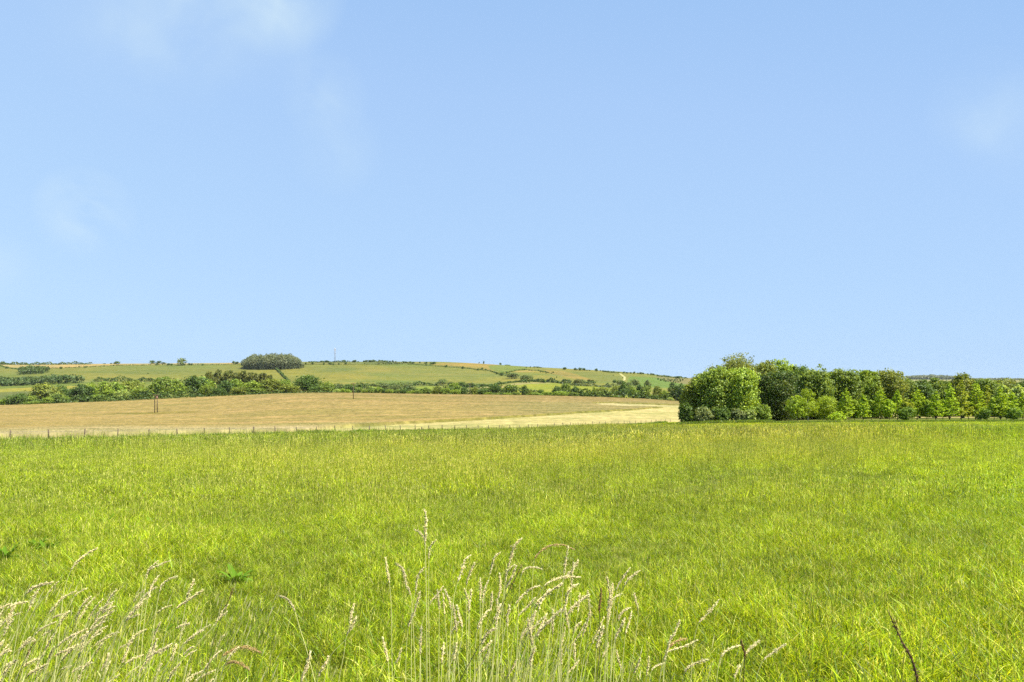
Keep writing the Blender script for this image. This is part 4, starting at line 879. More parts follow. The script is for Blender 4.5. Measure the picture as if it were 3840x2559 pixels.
def smooth_noise(x, y, seed):
    rs = np.random.default_rng(seed); v = np.zeros_like(x)
    for k in range(7):
        a, f = rs.uniform(0, 6.28), rs.uniform(.6, 1.8); v += np.sin((x * math.cos(a) + y * math.sin(a)) * f + rs.uniform(0, 6.28))
    return v / 3.2
def field_pts(n, y0, y1, x0=-260, x1=4100, rs=None):
    px = rs.uniform(x0, x1, n); Y = np.sqrt(rs.uniform(y0 * y0, y1 * y1, n))
    return px, Y
def build_grass():
    rs = np.random.default_rng(11); T = []
    PTS = []
    near = [tuft('grass_tuft', 58, .13, .05, .18, .0056, 600 + i, (.05, 0), 4) for i in range(8)] + [tuft('grass_tuft', 58, .13, .06, .20, .0056, 610 + i, (.05, 0), 4, stalks=3) for i in range(4)]
    mid = [tuft('grass_tuft', 56, .22, .07, .18, .0105, 620 + i, (.05, 0), 3) for i in range(6)] + [tuft('grass_tuft', 38, .22, .08, .20, .010, 630 + i, (.05, 0), 3, stalks=5) for i in range(4)]
    far = [tuft('grass_tuft', 34, .42, .10, .23, .034, 640 + i, (.05, 0), 2, splay=1.0) for i in range(6)] + [tuft('grass_tuft', 26, .42, .11, .25, .032, 650 + i, (.05, 0), 2, stalks=8) for i in range(4)]
    meshes = near + mid + far
    for (a, b, dens, i0, n1, n2) in ((2.2, 14, 110, 0, 8, 4), (12, 42, 36, 12, 6, 4), (38, 158, 6.6, 22, 6, 4)):
        n = int(.5 * (b * b - a * a) * (4360 / F) * dens); px, Y = field_pts(n, a, b, rs=rs)
        lim = np.where(px > 2540, 124.0, Yb(px) - .25)
        keep = (Y < lim); px, Y = px[keep], Y[keep]; n = len(px)
        X = (px - CX) / F * Y; Z = ground(px, Y)
        patch = smooth_noise(X * .10, Y * .10, 1); patch2 = smooth_noise(X * .35, Y * .35, 2); dry = smooth_noise(X * .05 + 3, Y * .09, 3); patch3 = smooth_noise(X * 1.3, Y * 1.1, 4); bands = np.sin((X * .5 + Y * .86) * 2 * np.pi / 7.5 + .6 * patch) * np.clip((Y - 10) / 20, 0, 1)
        rowp = HY + (ZC - Z) * F / Y
        # drier seeding swathe across the middle right; lush green towards the right edge and low left
        sw = np.exp(-((px - 2500) / 900) ** 2 - ((rowp - 1660) / 70) ** 2) + .55 * np.exp(-((px - 1700) / 900) ** 2 - ((rowp - 1800) / 130) ** 2)
        dryp = np.clip(.22 + .25 * dry + .75 * sw, 0, 1)
        lush = np.clip((px - 3100) / 700, 0, 1) * np.clip((Y - 6) / 8, 0, 1)
        short = np.clip((1608 - rowp + rs.normal(0, 1.2, n)) / 4, 0, 1) * np.clip((px - 2250) / 300, 0, 1)
        st = (rs.uniform(size=n) < dryp * (1 - .6 * lush)) & (short < .3)
        idx = np.where(st, i0 + n1 + rs.integers(0, n2, n), i0 + rs.integers(0, n1, n))
        s = rs.uniform(.75, 1.2, n) * (1 + .12 * patch2) * (1 + .07 * patch) * (1 + .22 * patch3)
        s = s * (1 - .55 * short)
        scl = np.stack([s, s, s * rs.uniform(.85, 1.2, n)], -1)
        g = np.stack([.91 + .09 * patch + .07 * patch2 + .12 * patch3 + .05 * bands, .96 + .05 * patch + .05 * patch2 + .11 * patch3 + .04 * bands, np.full(n, .55)], -1)
        g = g * (1 - .0 * dryp[:, None]) + dryp[:, None] * np.array((.16, .12, .10)) ; g *= (1 + lush[:, None] * np.array((-.03, .05, -.2)))
        g = g * (1 + short[:, None] * np.array((.26, .20, -.3)))
        g = np.clip((.97 - .10 * np.clip((Y - 30) / 50, 0, 1))[:, None] * g * rs.uniform(.5, 1.45, (n, 1)), .3, 2.4)
        PTS.append((np.stack([X, Y, Z - .01], -1), np.where(Y < 6.5, rs.uniform(-1.3, 1.3, n), rs.uniform(0, 6.28, n)), scl, idx, g))
    cat = [np.concatenate([p[i] for p in PTS]) for i in range(5)]
    scatter('meadow_grass', meshes, cat[0], cat[1], cat[2], cat[3], cat[4], 'bright yellow green meadow grass filling the foreground', 'grass')
    tall = [tuft('seeding_tuft', 16, .12, .12, .25, .0048, 680 + i, (.35, 0), 4, splay=.8, stalks=6) for i in range(5)]
    n = 280; px = np.concatenate([rs.uniform(-200, 950, 170), rs.normal(1950, 330, 110)]); Y = np.sqrt(rs.uniform(2.9 ** 2, 5.6 ** 2, n)); Y[170:] = rs.uniform(2.9, 4.2, 110); X = (px - CX) / F * Y; sc_ = rs.uniform(.7, 1.2, n)
    scatter('seeding_grass', tall, np.stack([X, Y, ground(px, Y)], -1), rs.uniform(-.7, .7, n), np.stack([sc_, sc_, sc_], -1), rs.integers(0, 5, n), rs.uniform(.85, 1.25, (n, 1)) * np.ones((1, 3)), 'fine tangle of straw coloured seeding grass at the near edge', 'grass')
    # rank dark grass under the grove and the saplings
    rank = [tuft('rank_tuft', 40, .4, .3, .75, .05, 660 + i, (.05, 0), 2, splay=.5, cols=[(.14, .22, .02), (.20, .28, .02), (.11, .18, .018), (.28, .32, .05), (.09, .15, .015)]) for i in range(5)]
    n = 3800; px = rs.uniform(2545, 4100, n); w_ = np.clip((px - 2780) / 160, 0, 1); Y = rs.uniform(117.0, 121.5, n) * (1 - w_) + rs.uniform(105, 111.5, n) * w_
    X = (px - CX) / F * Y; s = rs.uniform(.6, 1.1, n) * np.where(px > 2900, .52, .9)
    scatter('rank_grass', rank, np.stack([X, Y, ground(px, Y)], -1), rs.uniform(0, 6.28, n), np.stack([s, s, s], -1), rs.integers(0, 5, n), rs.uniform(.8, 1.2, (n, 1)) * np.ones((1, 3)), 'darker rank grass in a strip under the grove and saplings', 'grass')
    # weeds and long grass along the fence
    n = 1300; t = rs.uniform(-6, 48, n); X = FT0 + FA * t + rs.normal(0, .25, n); Y = FY0 + FB * t + rs.normal(0, .25, n); px = CX + F * X / Y
    s = rs.uniform(.35, .8, n) * (1 + .35 * (smooth_noise(t * 1.2, t * 0, 9) > .5))
    scatter('fence_grass', rank, np.stack([X, Y, ground(px, Y)], -1), rs.uniform(0, 6.28, n), np.stack([s, s, s], -1), rs.integers(0, 5, n), rs.uniform(1.0, 1.6, (n, 1)) * np.ones((1, 3)), 'longer unmown grass along the foot of the fence', 'grass')
build_grass()

# ------------------------------------------------------------------ tall seeding grasses in the foreground
def bez(pts, n):
    P_ = np.asarray(pts, float)
    if len(P_) == 2: P_ = np.vstack([P_[0], P_.mean(0), P_[1]])
    s = np.concatenate([[0], np.cumsum(np.linalg.norm(np.diff(P_, axis=0), axis=1))]); q = np.linspace(0, s[-1], n)
    return np.stack([pchip(s, P_[:, i], q) for i in range(P_.shape[1])], -1)
SEEDC = {'pale': (1, 1, 1), 'brown': (.80, .66, .50), 'dark': (.34, .24, .16)}
def seed_stem(head, stem, d, tone='pale', dense=1.0, seed=1, thick=1.0, stemtone=None, name='grass_stem'):
    """head: photo points from tip to lower end of the seed head; stem: further points down the stalk; d: distance"""
    rs = np.random.default_rng(seed)
    full = [tuple(p) for p in head] + [tuple(p) for p in stem]
    gy = float(Vof(full[-1][0])) + ZC * F / d                    # photo row where the ground lies at this distance
    (xa, ya), (xb, yb_) = full[-2], full[-1]
    if gy > yb_ + 5:
        sl = (xb - xa) / max(yb_ - ya, 8); sl = max(-.5, min(.5, sl)); rem = gy - yb_
        full += [(xb + sl * rem * .5, yb_ + rem * .55), (xb + sl * rem * .65, gy + 20)]
    hl = np.array(full[:len(head)]); nh = sum(np.linalg.norm(np.diff(hl, axis=0), axis=1))
    tot = sum(np.linalg.norm(np.diff(np.array(full), axis=0), axis=1)); path = bez(full, 48)
    dep = d + np.linspace(rs.uniform(-.12, .12), 0, 48)
    W = np.stack([(path[:, 0] - CX) / F * dep, dep, ZC - (path[:, 1] - HY) / F * dep], -1)
    base = W[-1].copy(); base[2] = float(ground(path[-1, 0], d))
    root = link(name, None, loc=base); W = W - base
    frac = nh / tot; ih = max(4, int(round(frac * 47)))
    rad = np.linspace(.0009, .0022, 48) * thick
    b = MB(); b.tube(W, rad, 5, col=(.66, .64, .24) if stemtone is None else stemtone)
    st = link('stalk', b.mesh('stalk', M_STALK, True), root); st.color = (1, 1, 1, 1)
    # seed head: spikelets set close along the upper stalk
    Hd = bez(W[:ih + 1], 60); tg = np.gradient(Hd, axis=0); tg /= np.linalg.norm(tg, axis=1)[:, None] + 1e-9
    L = nh / F * d; n = int((110 + 1500 * L) * dense)
    s = rs.uniform(0, 1, n) ** .9; k = (s * 59).astype(int)
    am = rs.uniform(.1, .45); wide = rs.uniform(.7, 1.35); clump = 1 - am + am * np.sin(s * rs.uniform(16, 34) + rs.uniform(0, 6)) ; env = (np.sin(np.pi * np.clip(s * .93 + .05, 0, 1)) ** .6) * clump
    up = -tg[k]; side = rs.normal(0, 1, (n, 3)); side -= (side * up).sum(1)[:, None] * up; side /= np.linalg.norm(side, axis=1)[:, None] + 1e-9
    off = np.abs(rs.normal(0, .0042, n)) * env * (.7 + 3 * L) * wide
    C = Hd[k] + side * off[:, None] + rs.normal(0, .0008, (n, 3))
    ax = up + side * rs.uniform(.15, .6, (n, 1)); ax /= np.linalg.norm(ax, axis=1)[:, None]
    cr = np.cross(ax, rs.normal(0, 1, (n, 3))); cr /= np.linalg.norm(cr, axis=1)[:, None] + 1e-9; c2 = np.cross(ax, cr)
    ln = rs.uniform(.006, .014, (n, 1)); wd = rs.uniform(.0009, .0016, (n, 1))
    V = np.stack([C - ax * ln * .5, C + cr * wd, C + c2 * wd, C - cr * wd, C + ax * ln * .6], 1).reshape(-1, 3)
    o5 = np.arange(n)[:, None] * 5
    T = np.concatenate([o5 + np.array(f) for f in ((0, 1, 2), (0, 2, 3), (0, 3, 1), (4, 2, 1), (4, 3, 2), (4, 1, 3))])
    col = np.array((.99, .90, .57)) * rs.uniform(.8, 1.05) * rs.uniform(.72, 1.15, (n, 1)) * (1 - .12 * rs.uniform(0, 1, (n, 3)))
    h = link('seed_head', mesh_np('seed_head', V, None, T, M_SEED, np.repeat(col, 5, 0)), root); h.color = (*SEEDC[tone], 1)
    # one narrow dry leaf
    i0 = rs.integers(30, 40); a = W[i0]; az = rs.uniform(0, 6.28); ln = rs.uniform(.12, .25); q = np.linspace(0, 1, 7)[:, None]
    mid = a + q * np.array([math.cos(az) * ln, math.sin(az) * ln * .5, ln * .9]) - q ** 2.4 * np.array([0, 0, ln * .8]); wv = np.array([-math.sin(az), math.cos(az), 0]) * .0028 * (1 - q ** 2)
    Vl = np.empty((14, 3)); Vl[0::2] = mid - wv; Vl[1::2] = mid + wv
    lf = link('leaf', mesh_np('leaf', Vl, [(2 * j, 2 * j + 1, 2 * j + 3, 2 * j + 2) for j in range(6)], None, M_STALK, (.32, .33, .09)), root)
    return root
G_T = 'tall seeding grass stems in the foreground'
STEMS = [  # head points, stem points, tone, density, adjective
 ([(1593, 1912), (1598, 1950), (1595, 1997)], [(1599, 2278), (1601, 2556)], 'pale', 1, None), ([(1551, 1986), (1575, 1998), (1593, 2028)], [(1598, 2200), (1600, 2500)], 'pale', .8, 'arched'), ([(1635, 2026), (1620, 2040), (1609, 2068)], [(1607, 2278), (1612, 2556)], 'pale', .8, 'hooked'),
 ([(1446, 2093), (1452, 2140), (1460, 2186)], [(1467, 2278), (1470, 2500)], 'pale', 1, 'upright'), ([(1485, 2114), (1511, 2135), (1523, 2194), (1542, 2236)], [(1546, 2290), (1558, 2556)], 'pale', 1.1, 'arched'), ([(1588, 2131), (1568, 2160), (1557, 2224)], [(1544, 2290), (1542, 2556)], 'pale', 1, 'leaning'),
 ([(1576, 2219), (1555, 2290), (1530, 2358)], [(1522, 2480), (1520, 2559)], 'pale', 1, 'leaning'), ([(1641, 2215), (1644, 2250), (1647, 2278)], [(1646, 2400), (1645, 2556)], 'pale', .8, 'upright'), ([(1668, 2213), (1680, 2240), (1688, 2266)], [(1700, 2400), (1705, 2556)], 'pale', .9, 'leaning'),
 ([(1698, 2266), (1706, 2320), (1712, 2367)], [(1716, 2450), (1722, 2556)], 'pale', 1, 'upright'), ([(1662, 2228), (1664, 2262)], [(1674, 2400), (1683, 2556)], 'pale', .8, 'short'), ([(1328, 2266), (1318, 2300), (1311, 2341)], [(1300, 2390), (1240, 2460), (1215, 2556)], 'pale', 1.1, 'leaning'),
 ([(1336, 2314), (1320, 2350), (1300, 2383)], [(1290, 2450), (1270, 2556)], 'pale', 1, 'leaning'), ([(1050, 2236), (1070, 2242), (1101, 2282)], [(1126, 2362), (1151, 2442), (1181, 2556)], 'pale', .8, 'drooping'), ([(1164, 2446), (1150, 2500), (1130, 2556)], [(1124, 2600)], 'pale', 1.8, 'thick'),
 ([(1231, 2463), (1215, 2500), (1193, 2539)], [(1185, 2590)], 'pale', 1.5, 'thick'), ([(1435, 2390), (1446, 2440), (1456, 2488)], [(1460, 2560)], 'pale', .9, 'upright'), ([(1664, 2413), (1660, 2450), (1656, 2488)], [(1655, 2559)], 'pale', 1, 'upright'), ([(1580, 2350), (1578, 2400), (1576, 2446)], [(1574, 2559)], 'pale', .7, 'thin'),
 ([(1763, 2083), (1746, 2098), (1735, 2130), (1721, 2169)], [(1704, 2228), (1690, 2360), (1684, 2556)], 'pale', 1.1, 'hooked'), ([(1780, 2110), (1765, 2145), (1750, 2186)], [(1748, 2240), (1752, 2556)], 'pale', 1.1, 'leaning'), ([(1876, 2072), (1855, 2090), (1846, 2120), (1837, 2156)], [(1818, 2236), (1800, 2400), (1790, 2556)], 'pale', 1.1, 'arched'),
 ([(1956, 2020), (1929, 2047), (1917, 2090), (1904, 2131)], [(1892, 2200), (1870, 2400), (1860, 2556)], 'pale', 1.2, 'curved'), ([(1937, 2123), (1918, 2165), (1898, 2211)], [(1885, 2280), (1850, 2450), (1840, 2556)], 'pale', 1.1, 'leaning'), ([(1929, 2118), (1915, 2130), (1900, 2152)], [(1890, 2250), (1880, 2500)], 'pale', .9, 'short'),
 ([(1874, 2152), (1876, 2200), (1868, 2253)], [(1866, 2350), (1868, 2556)], 'pale', 1.2, 'upright'), ([(2154, 2062), (2103, 2043), (2066, 2047), (2019, 2076), (2005, 2093)], [(1996, 2200), (1990, 2556)], 'brown', .8, 'long arched'), ([(2131, 2051), (2122, 2100), (2116, 2152)], [(2110, 2220), (2100, 2400)], 'pale', .8, 'thin'),
 ([(2169, 2102), (2145, 2140), (2114, 2173)], [(2090, 2230), (2060, 2400), (2050, 2556)], 'pale', 1.1, 'leaning'), ([(2152, 2110), (2148, 2135), (2145, 2161)], [(2138, 2300), (2130, 2500)], 'pale', .9, 'short'), ([(2175, 2165), (2120, 2163), (2080, 2175), (2045, 2194)], [(2003, 2266), (1950, 2400), (1930, 2556)], 'pale', 1, 'arched'),
 ([(2032, 2135), (1994, 2127), (1969, 2133)], [(1950, 2180), (1940, 2400)], 'pale', .8, 'drooping'), ([(2021, 2198), (1986, 2211), (1955, 2240), (1927, 2274)], [(1902, 2320), (1880, 2450)], 'pale', 1.1, 'arched'), ([(2108, 2190), (2060, 2220), (2019, 2257), (2003, 2287)], [(1985, 2350), (1960, 2500)], 'pale', 1.5, 'thick'),
 ([(2061, 2211), (2040, 2240), (2024, 2270)], [(2010, 2350), (1990, 2520)], 'pale', 1.4, 'thick'), ([(2169, 2190), (2139, 2207), (2128, 2230), (2122, 2257)], [(2110, 2350), (2100, 2500)], 'pale', 1, 'hooked'), ([(2209, 2230), (2167, 2261), (2140, 2290), (2120, 2320)], [(2108, 2362), (2102, 2450), (2099, 2556)], 'pale', 1.3, 'arched'),
 ([(2103, 2287), (2057, 2333), (2011, 2383)], [(1990, 2450), (1975, 2556)], 'pale', 1.5, 'thick'), ([(2049, 2303), (2034, 2340), (2019, 2375)], [(2000, 2450), (1990, 2556)], 'pale', 1.3, 'leaning'), ([(2213, 2295), (2200, 2340), (2183, 2392)], [(2172, 2450), (2160, 2556)], 'pale', 1.1, 'leaning'), ([(2179, 2333), (2162, 2350), (2150, 2375)], [(2140, 2450), (2130, 2556)], 'pale', .9, 'short'),
 ([(2276, 2165), (2286, 2232), (2278, 2320)], [(2278, 2400), (2278, 2556)], 'pale', 1.5, 'thick'), ([(2297, 2190), (2290, 2260), (2280, 2341)], [(2276, 2420), (2270, 2556)], 'pale', 1.4, 'upright'), ([(2330, 2228), (2300, 2245), (2280, 2287)], [(2272, 2400), (2266, 2556)], 'pale', .9, 'arched'), ([(2362, 2131), (2335, 2169), (2314, 2207)], [(2300, 2300), (2290, 2500)], 'pale', 1, 'leaning'),
 ([(2398, 2142), (2372, 2160), (2347, 2186)], [(2320, 2260), (2300, 2450)], 'pale', .9, 'leaning'), ([(2362, 2280), (2340, 2290), (2322, 2316)], [(2310, 2380), (2300, 2556)], 'pale', 1.2, 'arched'), ([(2368, 2295), (2360, 2330), (2347, 2371)], [(2338, 2450), (2330, 2556)], 'pale', 1.2, 'upright'), ([(2343, 2320), (2325, 2360), (2305, 2404)], [(2295, 2470), (2290, 2556)], 'pale', 1.1, 'leaning'),
 ([(1801, 2169), (1802, 2200), (1801, 2236)], [(1800, 2350), (1798, 2556)], 'pale', 1.1, 'upright'), ([(1830, 2180), (1822, 2195), (1813, 2220)], [(1806, 2350), (1803, 2556)], 'pale', .9, 'short'), ([(1742, 2211), (1752, 2238), (1759, 2266)], [(1762, 2400), (1764, 2556)], 'pale', 1.3, 'leaning'), ([(1767, 2211), (1765, 2240), (1759, 2270)], [(1756, 2400), (1752, 2556)], 'pale', 1.2, 'upright'),
 ([(1910, 2270), (1908, 2290), (1902, 2312)], [(1905, 2420), (1910, 2556)], 'pale', 1, 'short'), ([(1834, 2289), (1812, 2315), (1792, 2354)], [(1782, 2430), (1778, 2556)], 'pale', 1.2, 'leaning'), ([(1860, 2358), (1840, 2365), (1813, 2404)], [(1800, 2470), (1795, 2556)], 'pale', 1, 'hooked'), ([(2007, 2425), (1998, 2450), (1990, 2480)], [(1985, 2556)], 'pale', .9, 'short'),
 ([(2263, 2350), (2252, 2385), (2238, 2425)], [(2230, 2556)], 'pale', 1.1, 'leaning'), ([(2282, 2413), (2272, 2440), (2259, 2468)], [(2250, 2556)], 'pale', 1, 'short'), ([(2433, 2463), (2430, 2500), (2423, 2540)], [(2420, 2590)], 'pale', 1, 'upright'), ([(2490, 2488), (2468, 2495), (2444, 2514)], [(2430, 2590)], 'pale', 1, 'arched'),
 ([(2696, 2250), (2660, 2295), (2619, 2341)], [(2600, 2420), (2590, 2556)], 'pale', .8, 'leaning'), ([(2614, 2401), (2568, 2424), (2530, 2435), (2500, 2447)], [(2480, 2500), (2470, 2590)], 'pale', 1, 'arched'), ([(2773, 2421), (2733, 2435), (2702, 2469)], [(2690, 2530), (2685, 2590)], 'pale', 1.1, 'arched'), ([(2847, 2404), (2822, 2425), (2799, 2449)], [(2780, 2510), (2770, 2590)], 'pale', 1, 'leaning'),
 ([(2947, 2415), (2900, 2447), (2864, 2475)], [(2840, 2530), (2830, 2590)], 'pale', 1, 'arched'), ([(2654, 2475), (2608, 2487), (2568, 2521)], [(2555, 2590)], 'pale', 1, 'arched'), ([(2773, 2495), (2764, 2515), (2756, 2535)], [(2750, 2590)], 'pale', .9, 'short'), ([(2574, 2395), (2540, 2405), (2505, 2435)], [(2490, 2500), (2485, 2590)], 'brown', .8, 'drooping'),
 ([(363, 2057), (330, 2075), (297, 2100), (263, 2146)], [(240, 2220), (220, 2400)], 'pale', 1, 'long arched'), ([(595, 2159), (580, 2180), (565, 2210)], [(545, 2300), (530, 2450)], 'pale', 1.2, 'leaning'), ([(663, 2163), (635, 2172), (608, 2193)], [(590, 2260), (570, 2420)], 'pale', .9, 'arched'), ([(727, 2174), (718, 2200), (705, 2231)], [(690, 2300), (670, 2450)], 'pale', 1.2, 'hooked'),
 ([(761, 2214), (715, 2245), (663, 2282)], [(629, 2346), (600, 2480)], 'pale', 1.2, 'leaning'), ([(531, 2261), (500, 2295), (472, 2329)], [(450, 2400), (430, 2520)], 'pale', 1.3, 'leaning'), ([(399, 2308), (370, 2325), (340, 2360)], [(320, 2430), (300, 2556)], 'pale', 1, 'arched'), ([(195, 2185), (150, 2195), (106, 2219)], [(80, 2280), (60, 2400)], 'pale', 1.2, 'arched'),
 ([(102, 2257), (62, 2265), (25, 2285)], [(0, 2340), (-20, 2450)], 'pale', 1.3, 'arched'), ([(327, 2359), (290, 2375), (246, 2401)], [(215, 2460), (200, 2556)], 'pale', 1.4, 'thick'), ([(208, 2333), (170, 2350), (132, 2380)], [(100, 2440), (80, 2556)], 'pale', 1.1, 'arched'), ([(408, 2452), (398, 2480), (382, 2512)], [(370, 2580)], 'pale', 1.8, 'thick'),
 ([(977, 2448), (940, 2432), (901, 2427), (860, 2445), (833, 2465)], [(815, 2520), (805, 2590)], 'brown', 1.1, 'long arched'), ([(935, 2512), (905, 2492), (875, 2482), (845, 2495)], [(830, 2540), (822, 2600)], 'brown', 1.1, 'arched'), ([(178, 2491), (140, 2510), (102, 2537)], [(85, 2600)], 'pale', 1.8, 'thick'), ([(637, 2104), (595, 2120), (552, 2146)], [(530, 2220), (510, 2400)], 'pale', .8, 'arched'), ([(593, 2104), (575, 2120), (557, 2138)], [(540, 2230), (520, 2400)], 'pale', .8, 'leaning'),
]
for i, (hd, stm, tone, dens, adj) in enumerate(STEMS):
    d = 2.75 + ((i * 37) % 19) / 19 * .9
    o = seed_stem(hd, stm, d, tone, dens, 700 + i); meta(o, None, 'grass stem', G_T)
    if i == 0: meta(o, 'tallest pale seed stem, rising straight above all the other grasses')
    else: ITEMS.append((o, 'stems', adj + ' ' + tone, 'seed stem', hd[0][0]))
rs = random.Random(21)
for i in range(105):        # the wind-blown stems of the near left corner
    x = rs.uniform(-30, 900); y = rs.uniform(2200, 2540) - 40 * (x < 350) + 60 * (x > 600); ln = rs.uniform(40, 115); a = R(rs.uniform(15, 70))
    hd = [(x, y), (x - ln * .5 * math.cos(a) * .9, y + ln * .42 * math.sin(a)), (x - ln * math.cos(a) * .85, y + ln * math.sin(a))]
    sx = hd[-1][0] - 55 - rs.uniform(0, 40); stm = [(sx, hd[-1][1] + 110), (sx - 40, hd[-1][1] + 240)]
    o = seed_stem(hd, stm, rs.uniform(2.8, 4.2), 'pale', rs.uniform(.4, 1.3), 900 + i); meta(o, 'wind bent pale seed stem in the crowded near left corner', 'grass stem', 'wind bent seed stems of the near left corner')
for i in range(34):        # the loose clump at the bottom centre, between the stems set out above
    x = rs.gauss(2030, 210); y = rs.uniform(2190, 2500); ln = rs.uniform(45, 110); a = R(rs.uniform(45, 105))
    hd = [(x, y), (x - ln * .45 * math.cos(a), y + ln * .5 * math.sin(a)), (x - ln * math.cos(a), y + ln * math.sin(a))]
    stm = [(hd[-1][0] - rs.uniform(5, 40), hd[-1][1] + 130), (hd[-1][0] - rs.uniform(20, 50), hd[-1][1] + 260)]
    o = seed_stem(hd, stm, rs.uniform(2.8, 3.9), 'pale', rs.uniform(.6, 1.3), 1100 + i); meta(o, 'slim pale seed stem in the loose feathery clump at bottom centre', 'grass stem', 'slim stems of the bottom centre clump')
# dark stalks
for k, (hd, stm, thick, label) in enumerate((
    ([(1956, 2123), (1935, 2165)], [(1860, 2310), (1721, 2559)], 1.15, 'long straight dark stalk leaning across the pale seed heads'),
    ([(2255, 2209), (2252, 2245), (2248, 2278)], [(2250, 2400), (2238, 2556)], 1.3, 'dark brown upright stem beside the thick pale seed heads'),
    ([(875, 2206), (862, 2240)], [(824, 2333), (803, 2397), (780, 2500)], 1.1, 'slanting dark stalk standing alone between the left grasses'),
    ([(135, 2405), (120, 2425)], [(90, 2480), (65, 2545)], 1.1, 'short dark stalk in the wind bent left corner'),
    ([(2779, 2401), (2786, 2430), (2793, 2455)], [(2790, 2520), (2788, 2590)], 1.4, 'small brown dock spike among arched seed heads'))):
    o = seed_stem(hd, stm, 2.9, 'dark', 1.2 if k in (1, 4) else .25, 1000 + k, thick, (.11, .10, .04), 'dark_stalk'); meta(o, label, 'grass stem', 'dark dead stalks in the foreground')
def dead_stalk():
    d = 2.6; pts = [(3328, 2288), (3350, 2335), (3383, 2407), (3422, 2481), (3440, 2555), (3450, 2700), (3452, 3100), (3450, 3470)]
    pa = bez(pts, 50); W = np.stack([(pa[:, 0] - CX) / F * d, np.full(50, d), ZC - (pa[:, 1] - HY) / F * d], -1)
    base = W[-1].copy(); W -= base; root = link('dead_stalk', None, loc=base); rs = np.random.default_rng(4)
    b = MB(); r = np.interp(np.arange(50), [0, 6, 12, 18, 24, 49], [.0010, .0026, .0040, .0043, .0032, .003]) * (1 + .25 * np.sin(np.arange(50) * 2.1)); b.tube(W, r, 7, col=(.10, .06, .03))
    link('stalk', b.mesh('stalk', M_STALK, True), root)
    n = 500; k = rs.integers(2, 20, n); C = W[k] + rs.normal(0, .004, (n, 3)); V, Q = leaf_quads(C, rs.normal(0, 1, (n, 3)), .0035, rs)
    link('seed_husks', mesh_np('seed_husks', V, Q, None, M_STALK, np.repeat(np.array((.13, .075, .035)) * rs.uniform(.6, 1.4, (n, 1)), 4, 0)), root)
    meta(root, 'thick dead brown dock stalk leaning alone at the lower right', 'plant')
dead_stalk()

# broad-leaved weeds in the meadow
def dock(px, py, scale, label, seed, tint=(.10, .19, .016)):
    Y = ZC * F / (py - float(Vof(px))); rs = np.random.default_rng(seed); root = link('dock_plant', None, loc=P(px, Y))
    n = 17
    for i in range(n):
        az = i * 2.4 + rs.uniform(-.3, .3); ln = .66 * scale * rs.uniform(.7, 1.15); up = rs.uniform(.45, 1.15); q = np.linspace(0, 1, 9)[:, None]
        mid = q * np.array([math.cos(az) * ln * .7, math.sin(az) * ln * .7, ln * up]) - q ** 2.5 * np.array([0, 0, ln * .45 * (1.2 - up * .5)])
        wv = np.array([-math.sin(az), math.cos(az), 0]) * ln * .13 * np.sin(np.pi * np.clip(q * .9 + .06, 0, 1)) ** .8
        V = np.empty((27, 3)); V[0::3] = mid - wv + np.array([0, 0, .012]); V[1::3] = mid; V[2::3] = mid + wv + np.array([0, 0, .012])
        Q = [(3 * j + e, 3 * j + e + 1, 3 * j + e + 4, 3 * j + e + 3) for j in range(8) for e in (0, 1)]
        c = link('leaf', mesh_np('leaf', V, Q, None, M_DOCK, np.array(tint) * rs.uniform(.8, 1.3), True), root)
    meta(root, label, 'plant', 'broad leaved dark weeds in the meadow')
dock(885, 2195, .34, 'green broad leaved weed beside the slanting dark stalk, largest in the meadow', 1)
dock(175, 2075, .30, 'pair of dark leaf rosettes at the edge of the left grasses, further one', 2)
dock(140, 2062, .26, 'small dark leafy weed just behind the further left rosette', 3)
dock(15, 2110, .34, 'dark leafy weed cut by the left edge of the frame', 4)
dock(395, 1972, .28, 'lone dark green weed in the brighter grass at middle left', 5)
dock(600, 2405, .20, 'dark green leaf cluster under the leaning left seed heads', 6)
dock(1260, 1965, .22, 'small green weed in open grass left of the tallest seed stem', 7, (.08, .14, .02))

_rw = random.Random(8)
for i in range(9):
    dock(_rw.uniform(40, 560), _rw.uniform(1930, 2110), _rw.uniform(.12, .22), 'small broad leaved weed of the loose patch at middle left', 20 + i, (.12, .21, .018))

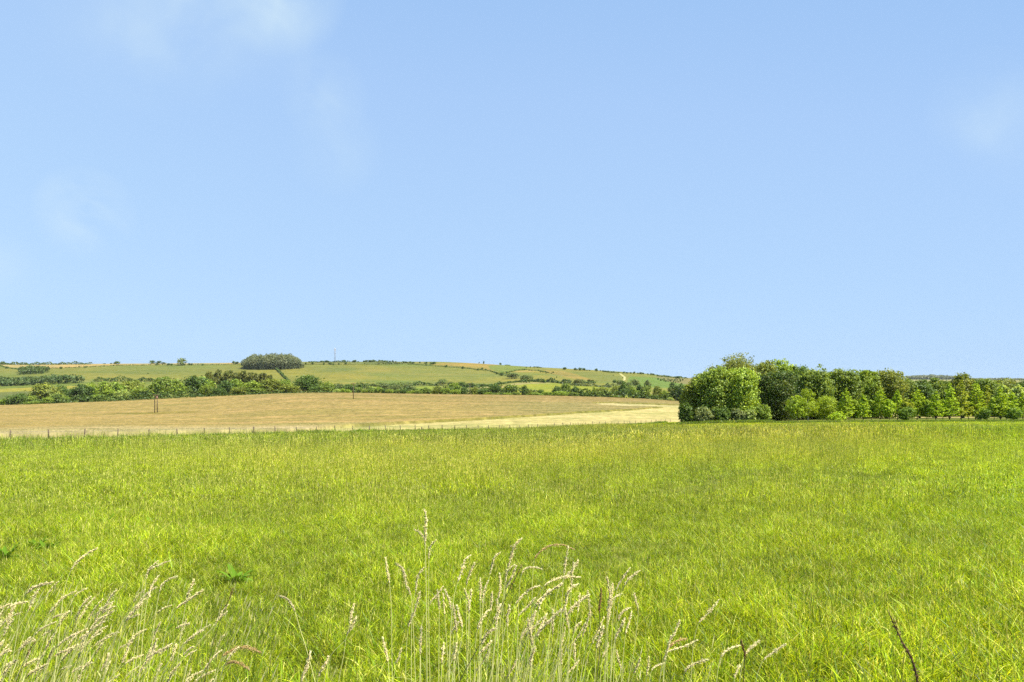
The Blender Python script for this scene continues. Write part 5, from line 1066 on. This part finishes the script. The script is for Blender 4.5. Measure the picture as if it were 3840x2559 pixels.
# ------------------------------------------------------------------ labels by landmark
ORD = ['', 'second ', 'third ', 'fourth ', 'fifth ', 'sixth ', 'seventh ', 'eighth ', 'ninth ', 'tenth ', 'eleventh ', 'twelfth ', 'thirteenth ', 'fourteenth ', 'fifteenth ', 'sixteenth ', 'seventeenth ', 'eighteenth ']
LM = {
 'hedgerow': [(585, 'the paired poles'), (900, 'the pine group'), (1325, 'the single pole'), (1762, 'the small far pole'), (1965, 'the slender hedgerow tree'), (2570, 'the big grove')],
 'valley': [(1325, 'the single pole'), (1762, 'the small far pole'), (2130, 'the bright valley field'), (2341, 'the chalk track'), (2600, 'the big grove')],
 'hill': [(683, 'the lone ridge tree'), (1020, 'the hilltop wood'), (1256, 'the mast'), (1885, 'the large grey bushes'), (2341, 'the chalk track')],
 'ridge': [(683, 'the lone round tree'), (1020, 'the hilltop wood'), (1256, 'the mast'), (1700, 'the tan ridge field'), (2341, 'the chalk track')],
 'saplings': [(3040, 'the white trunked sapling'), (3402, 'the low dark bush'), (3900, 'the frame edge')],
 'stems': [(885, 'the slanting dark stalk'), (1594, 'the tallest stem'), (1840, 'the long diagonal stalk'), (2250, 'the dark brown stem'), (2786, 'the dock spike')],
}
WHERE = {'hedgerow': 'in the hedgerow beyond the wheat', 'valley': 'below the hill', 'hill': 'on the far hillside', 'ridge': 'on the skyline', 'saplings': 'in the planted row', 'stems': ''}
def label_items():
    from collections import defaultdict
    b = defaultdict(list)
    for o, zone, adj, noun, px in ITEMS:
        lm = LM[zone]; k = min(range(len(lm)), key=lambda i: abs(lm[i][0] - px)); side = 1 if px >= lm[k][0] else -1
        b[(zone, adj, noun, k, side)].append((abs(px - lm[k][0]), o))
    for (zone, adj, noun, k, side), L in b.items():
        lm = LM[zone]; j = k + side
        L.sort(key=lambda t: t[0])
        for i, (dd, o) in enumerate(L):
            o_ = ORD[i] if i < len(ORD) else 'outermost '
            if len(L) > 1 and i == 0: o_ = 'nearest '
            if 0 <= j < len(lm): tail = 'from %s towards %s' % (lm[k][1], lm[j][1].replace('the ', '', 0))
            else: tail = 'from %s, %s' % (lm[k][1], 'going left' if side < 0 else 'going right')
            w = WHERE[zone]; s = (o_ + adj + ' ' + noun + ' ' + tail)
            if w and len((s + ' ' + w).split()) <= 16: s = o_ + adj + ' ' + noun + ' ' + w + ', ' + tail.replace('from ', 'from ', 1)
            o['label'] = s
label_items()

# ------------------------------------------------------------------ the air
def build_haze():
    x, y0, y1, z0, z1 = 5300, -70, 4900, float(ZG.min()) - 4.0, 80.0
    b = MB(); b.box((-x, y0, z0), (x, y1, z1))
    m = new_mat('haze'); t = m.node_tree
    v = N(t, 'ShaderNodeVolumePrincipled', inp={'Density': .00002, 'Anisotropy': 0.0}); v.inputs['Color'].default_value = (.86, .93, 1, 1)
    o = N(t, 'ShaderNodeOutputMaterial'); t.links.new(v.outputs[0], o.inputs['Volume'])
    h = link('haze', b.mesh('haze', m)); h['kind'] = 'stuff'; h['label'] = 'faint summer haze over the distant hills'; h['category'] = 'haze'
build_haze()
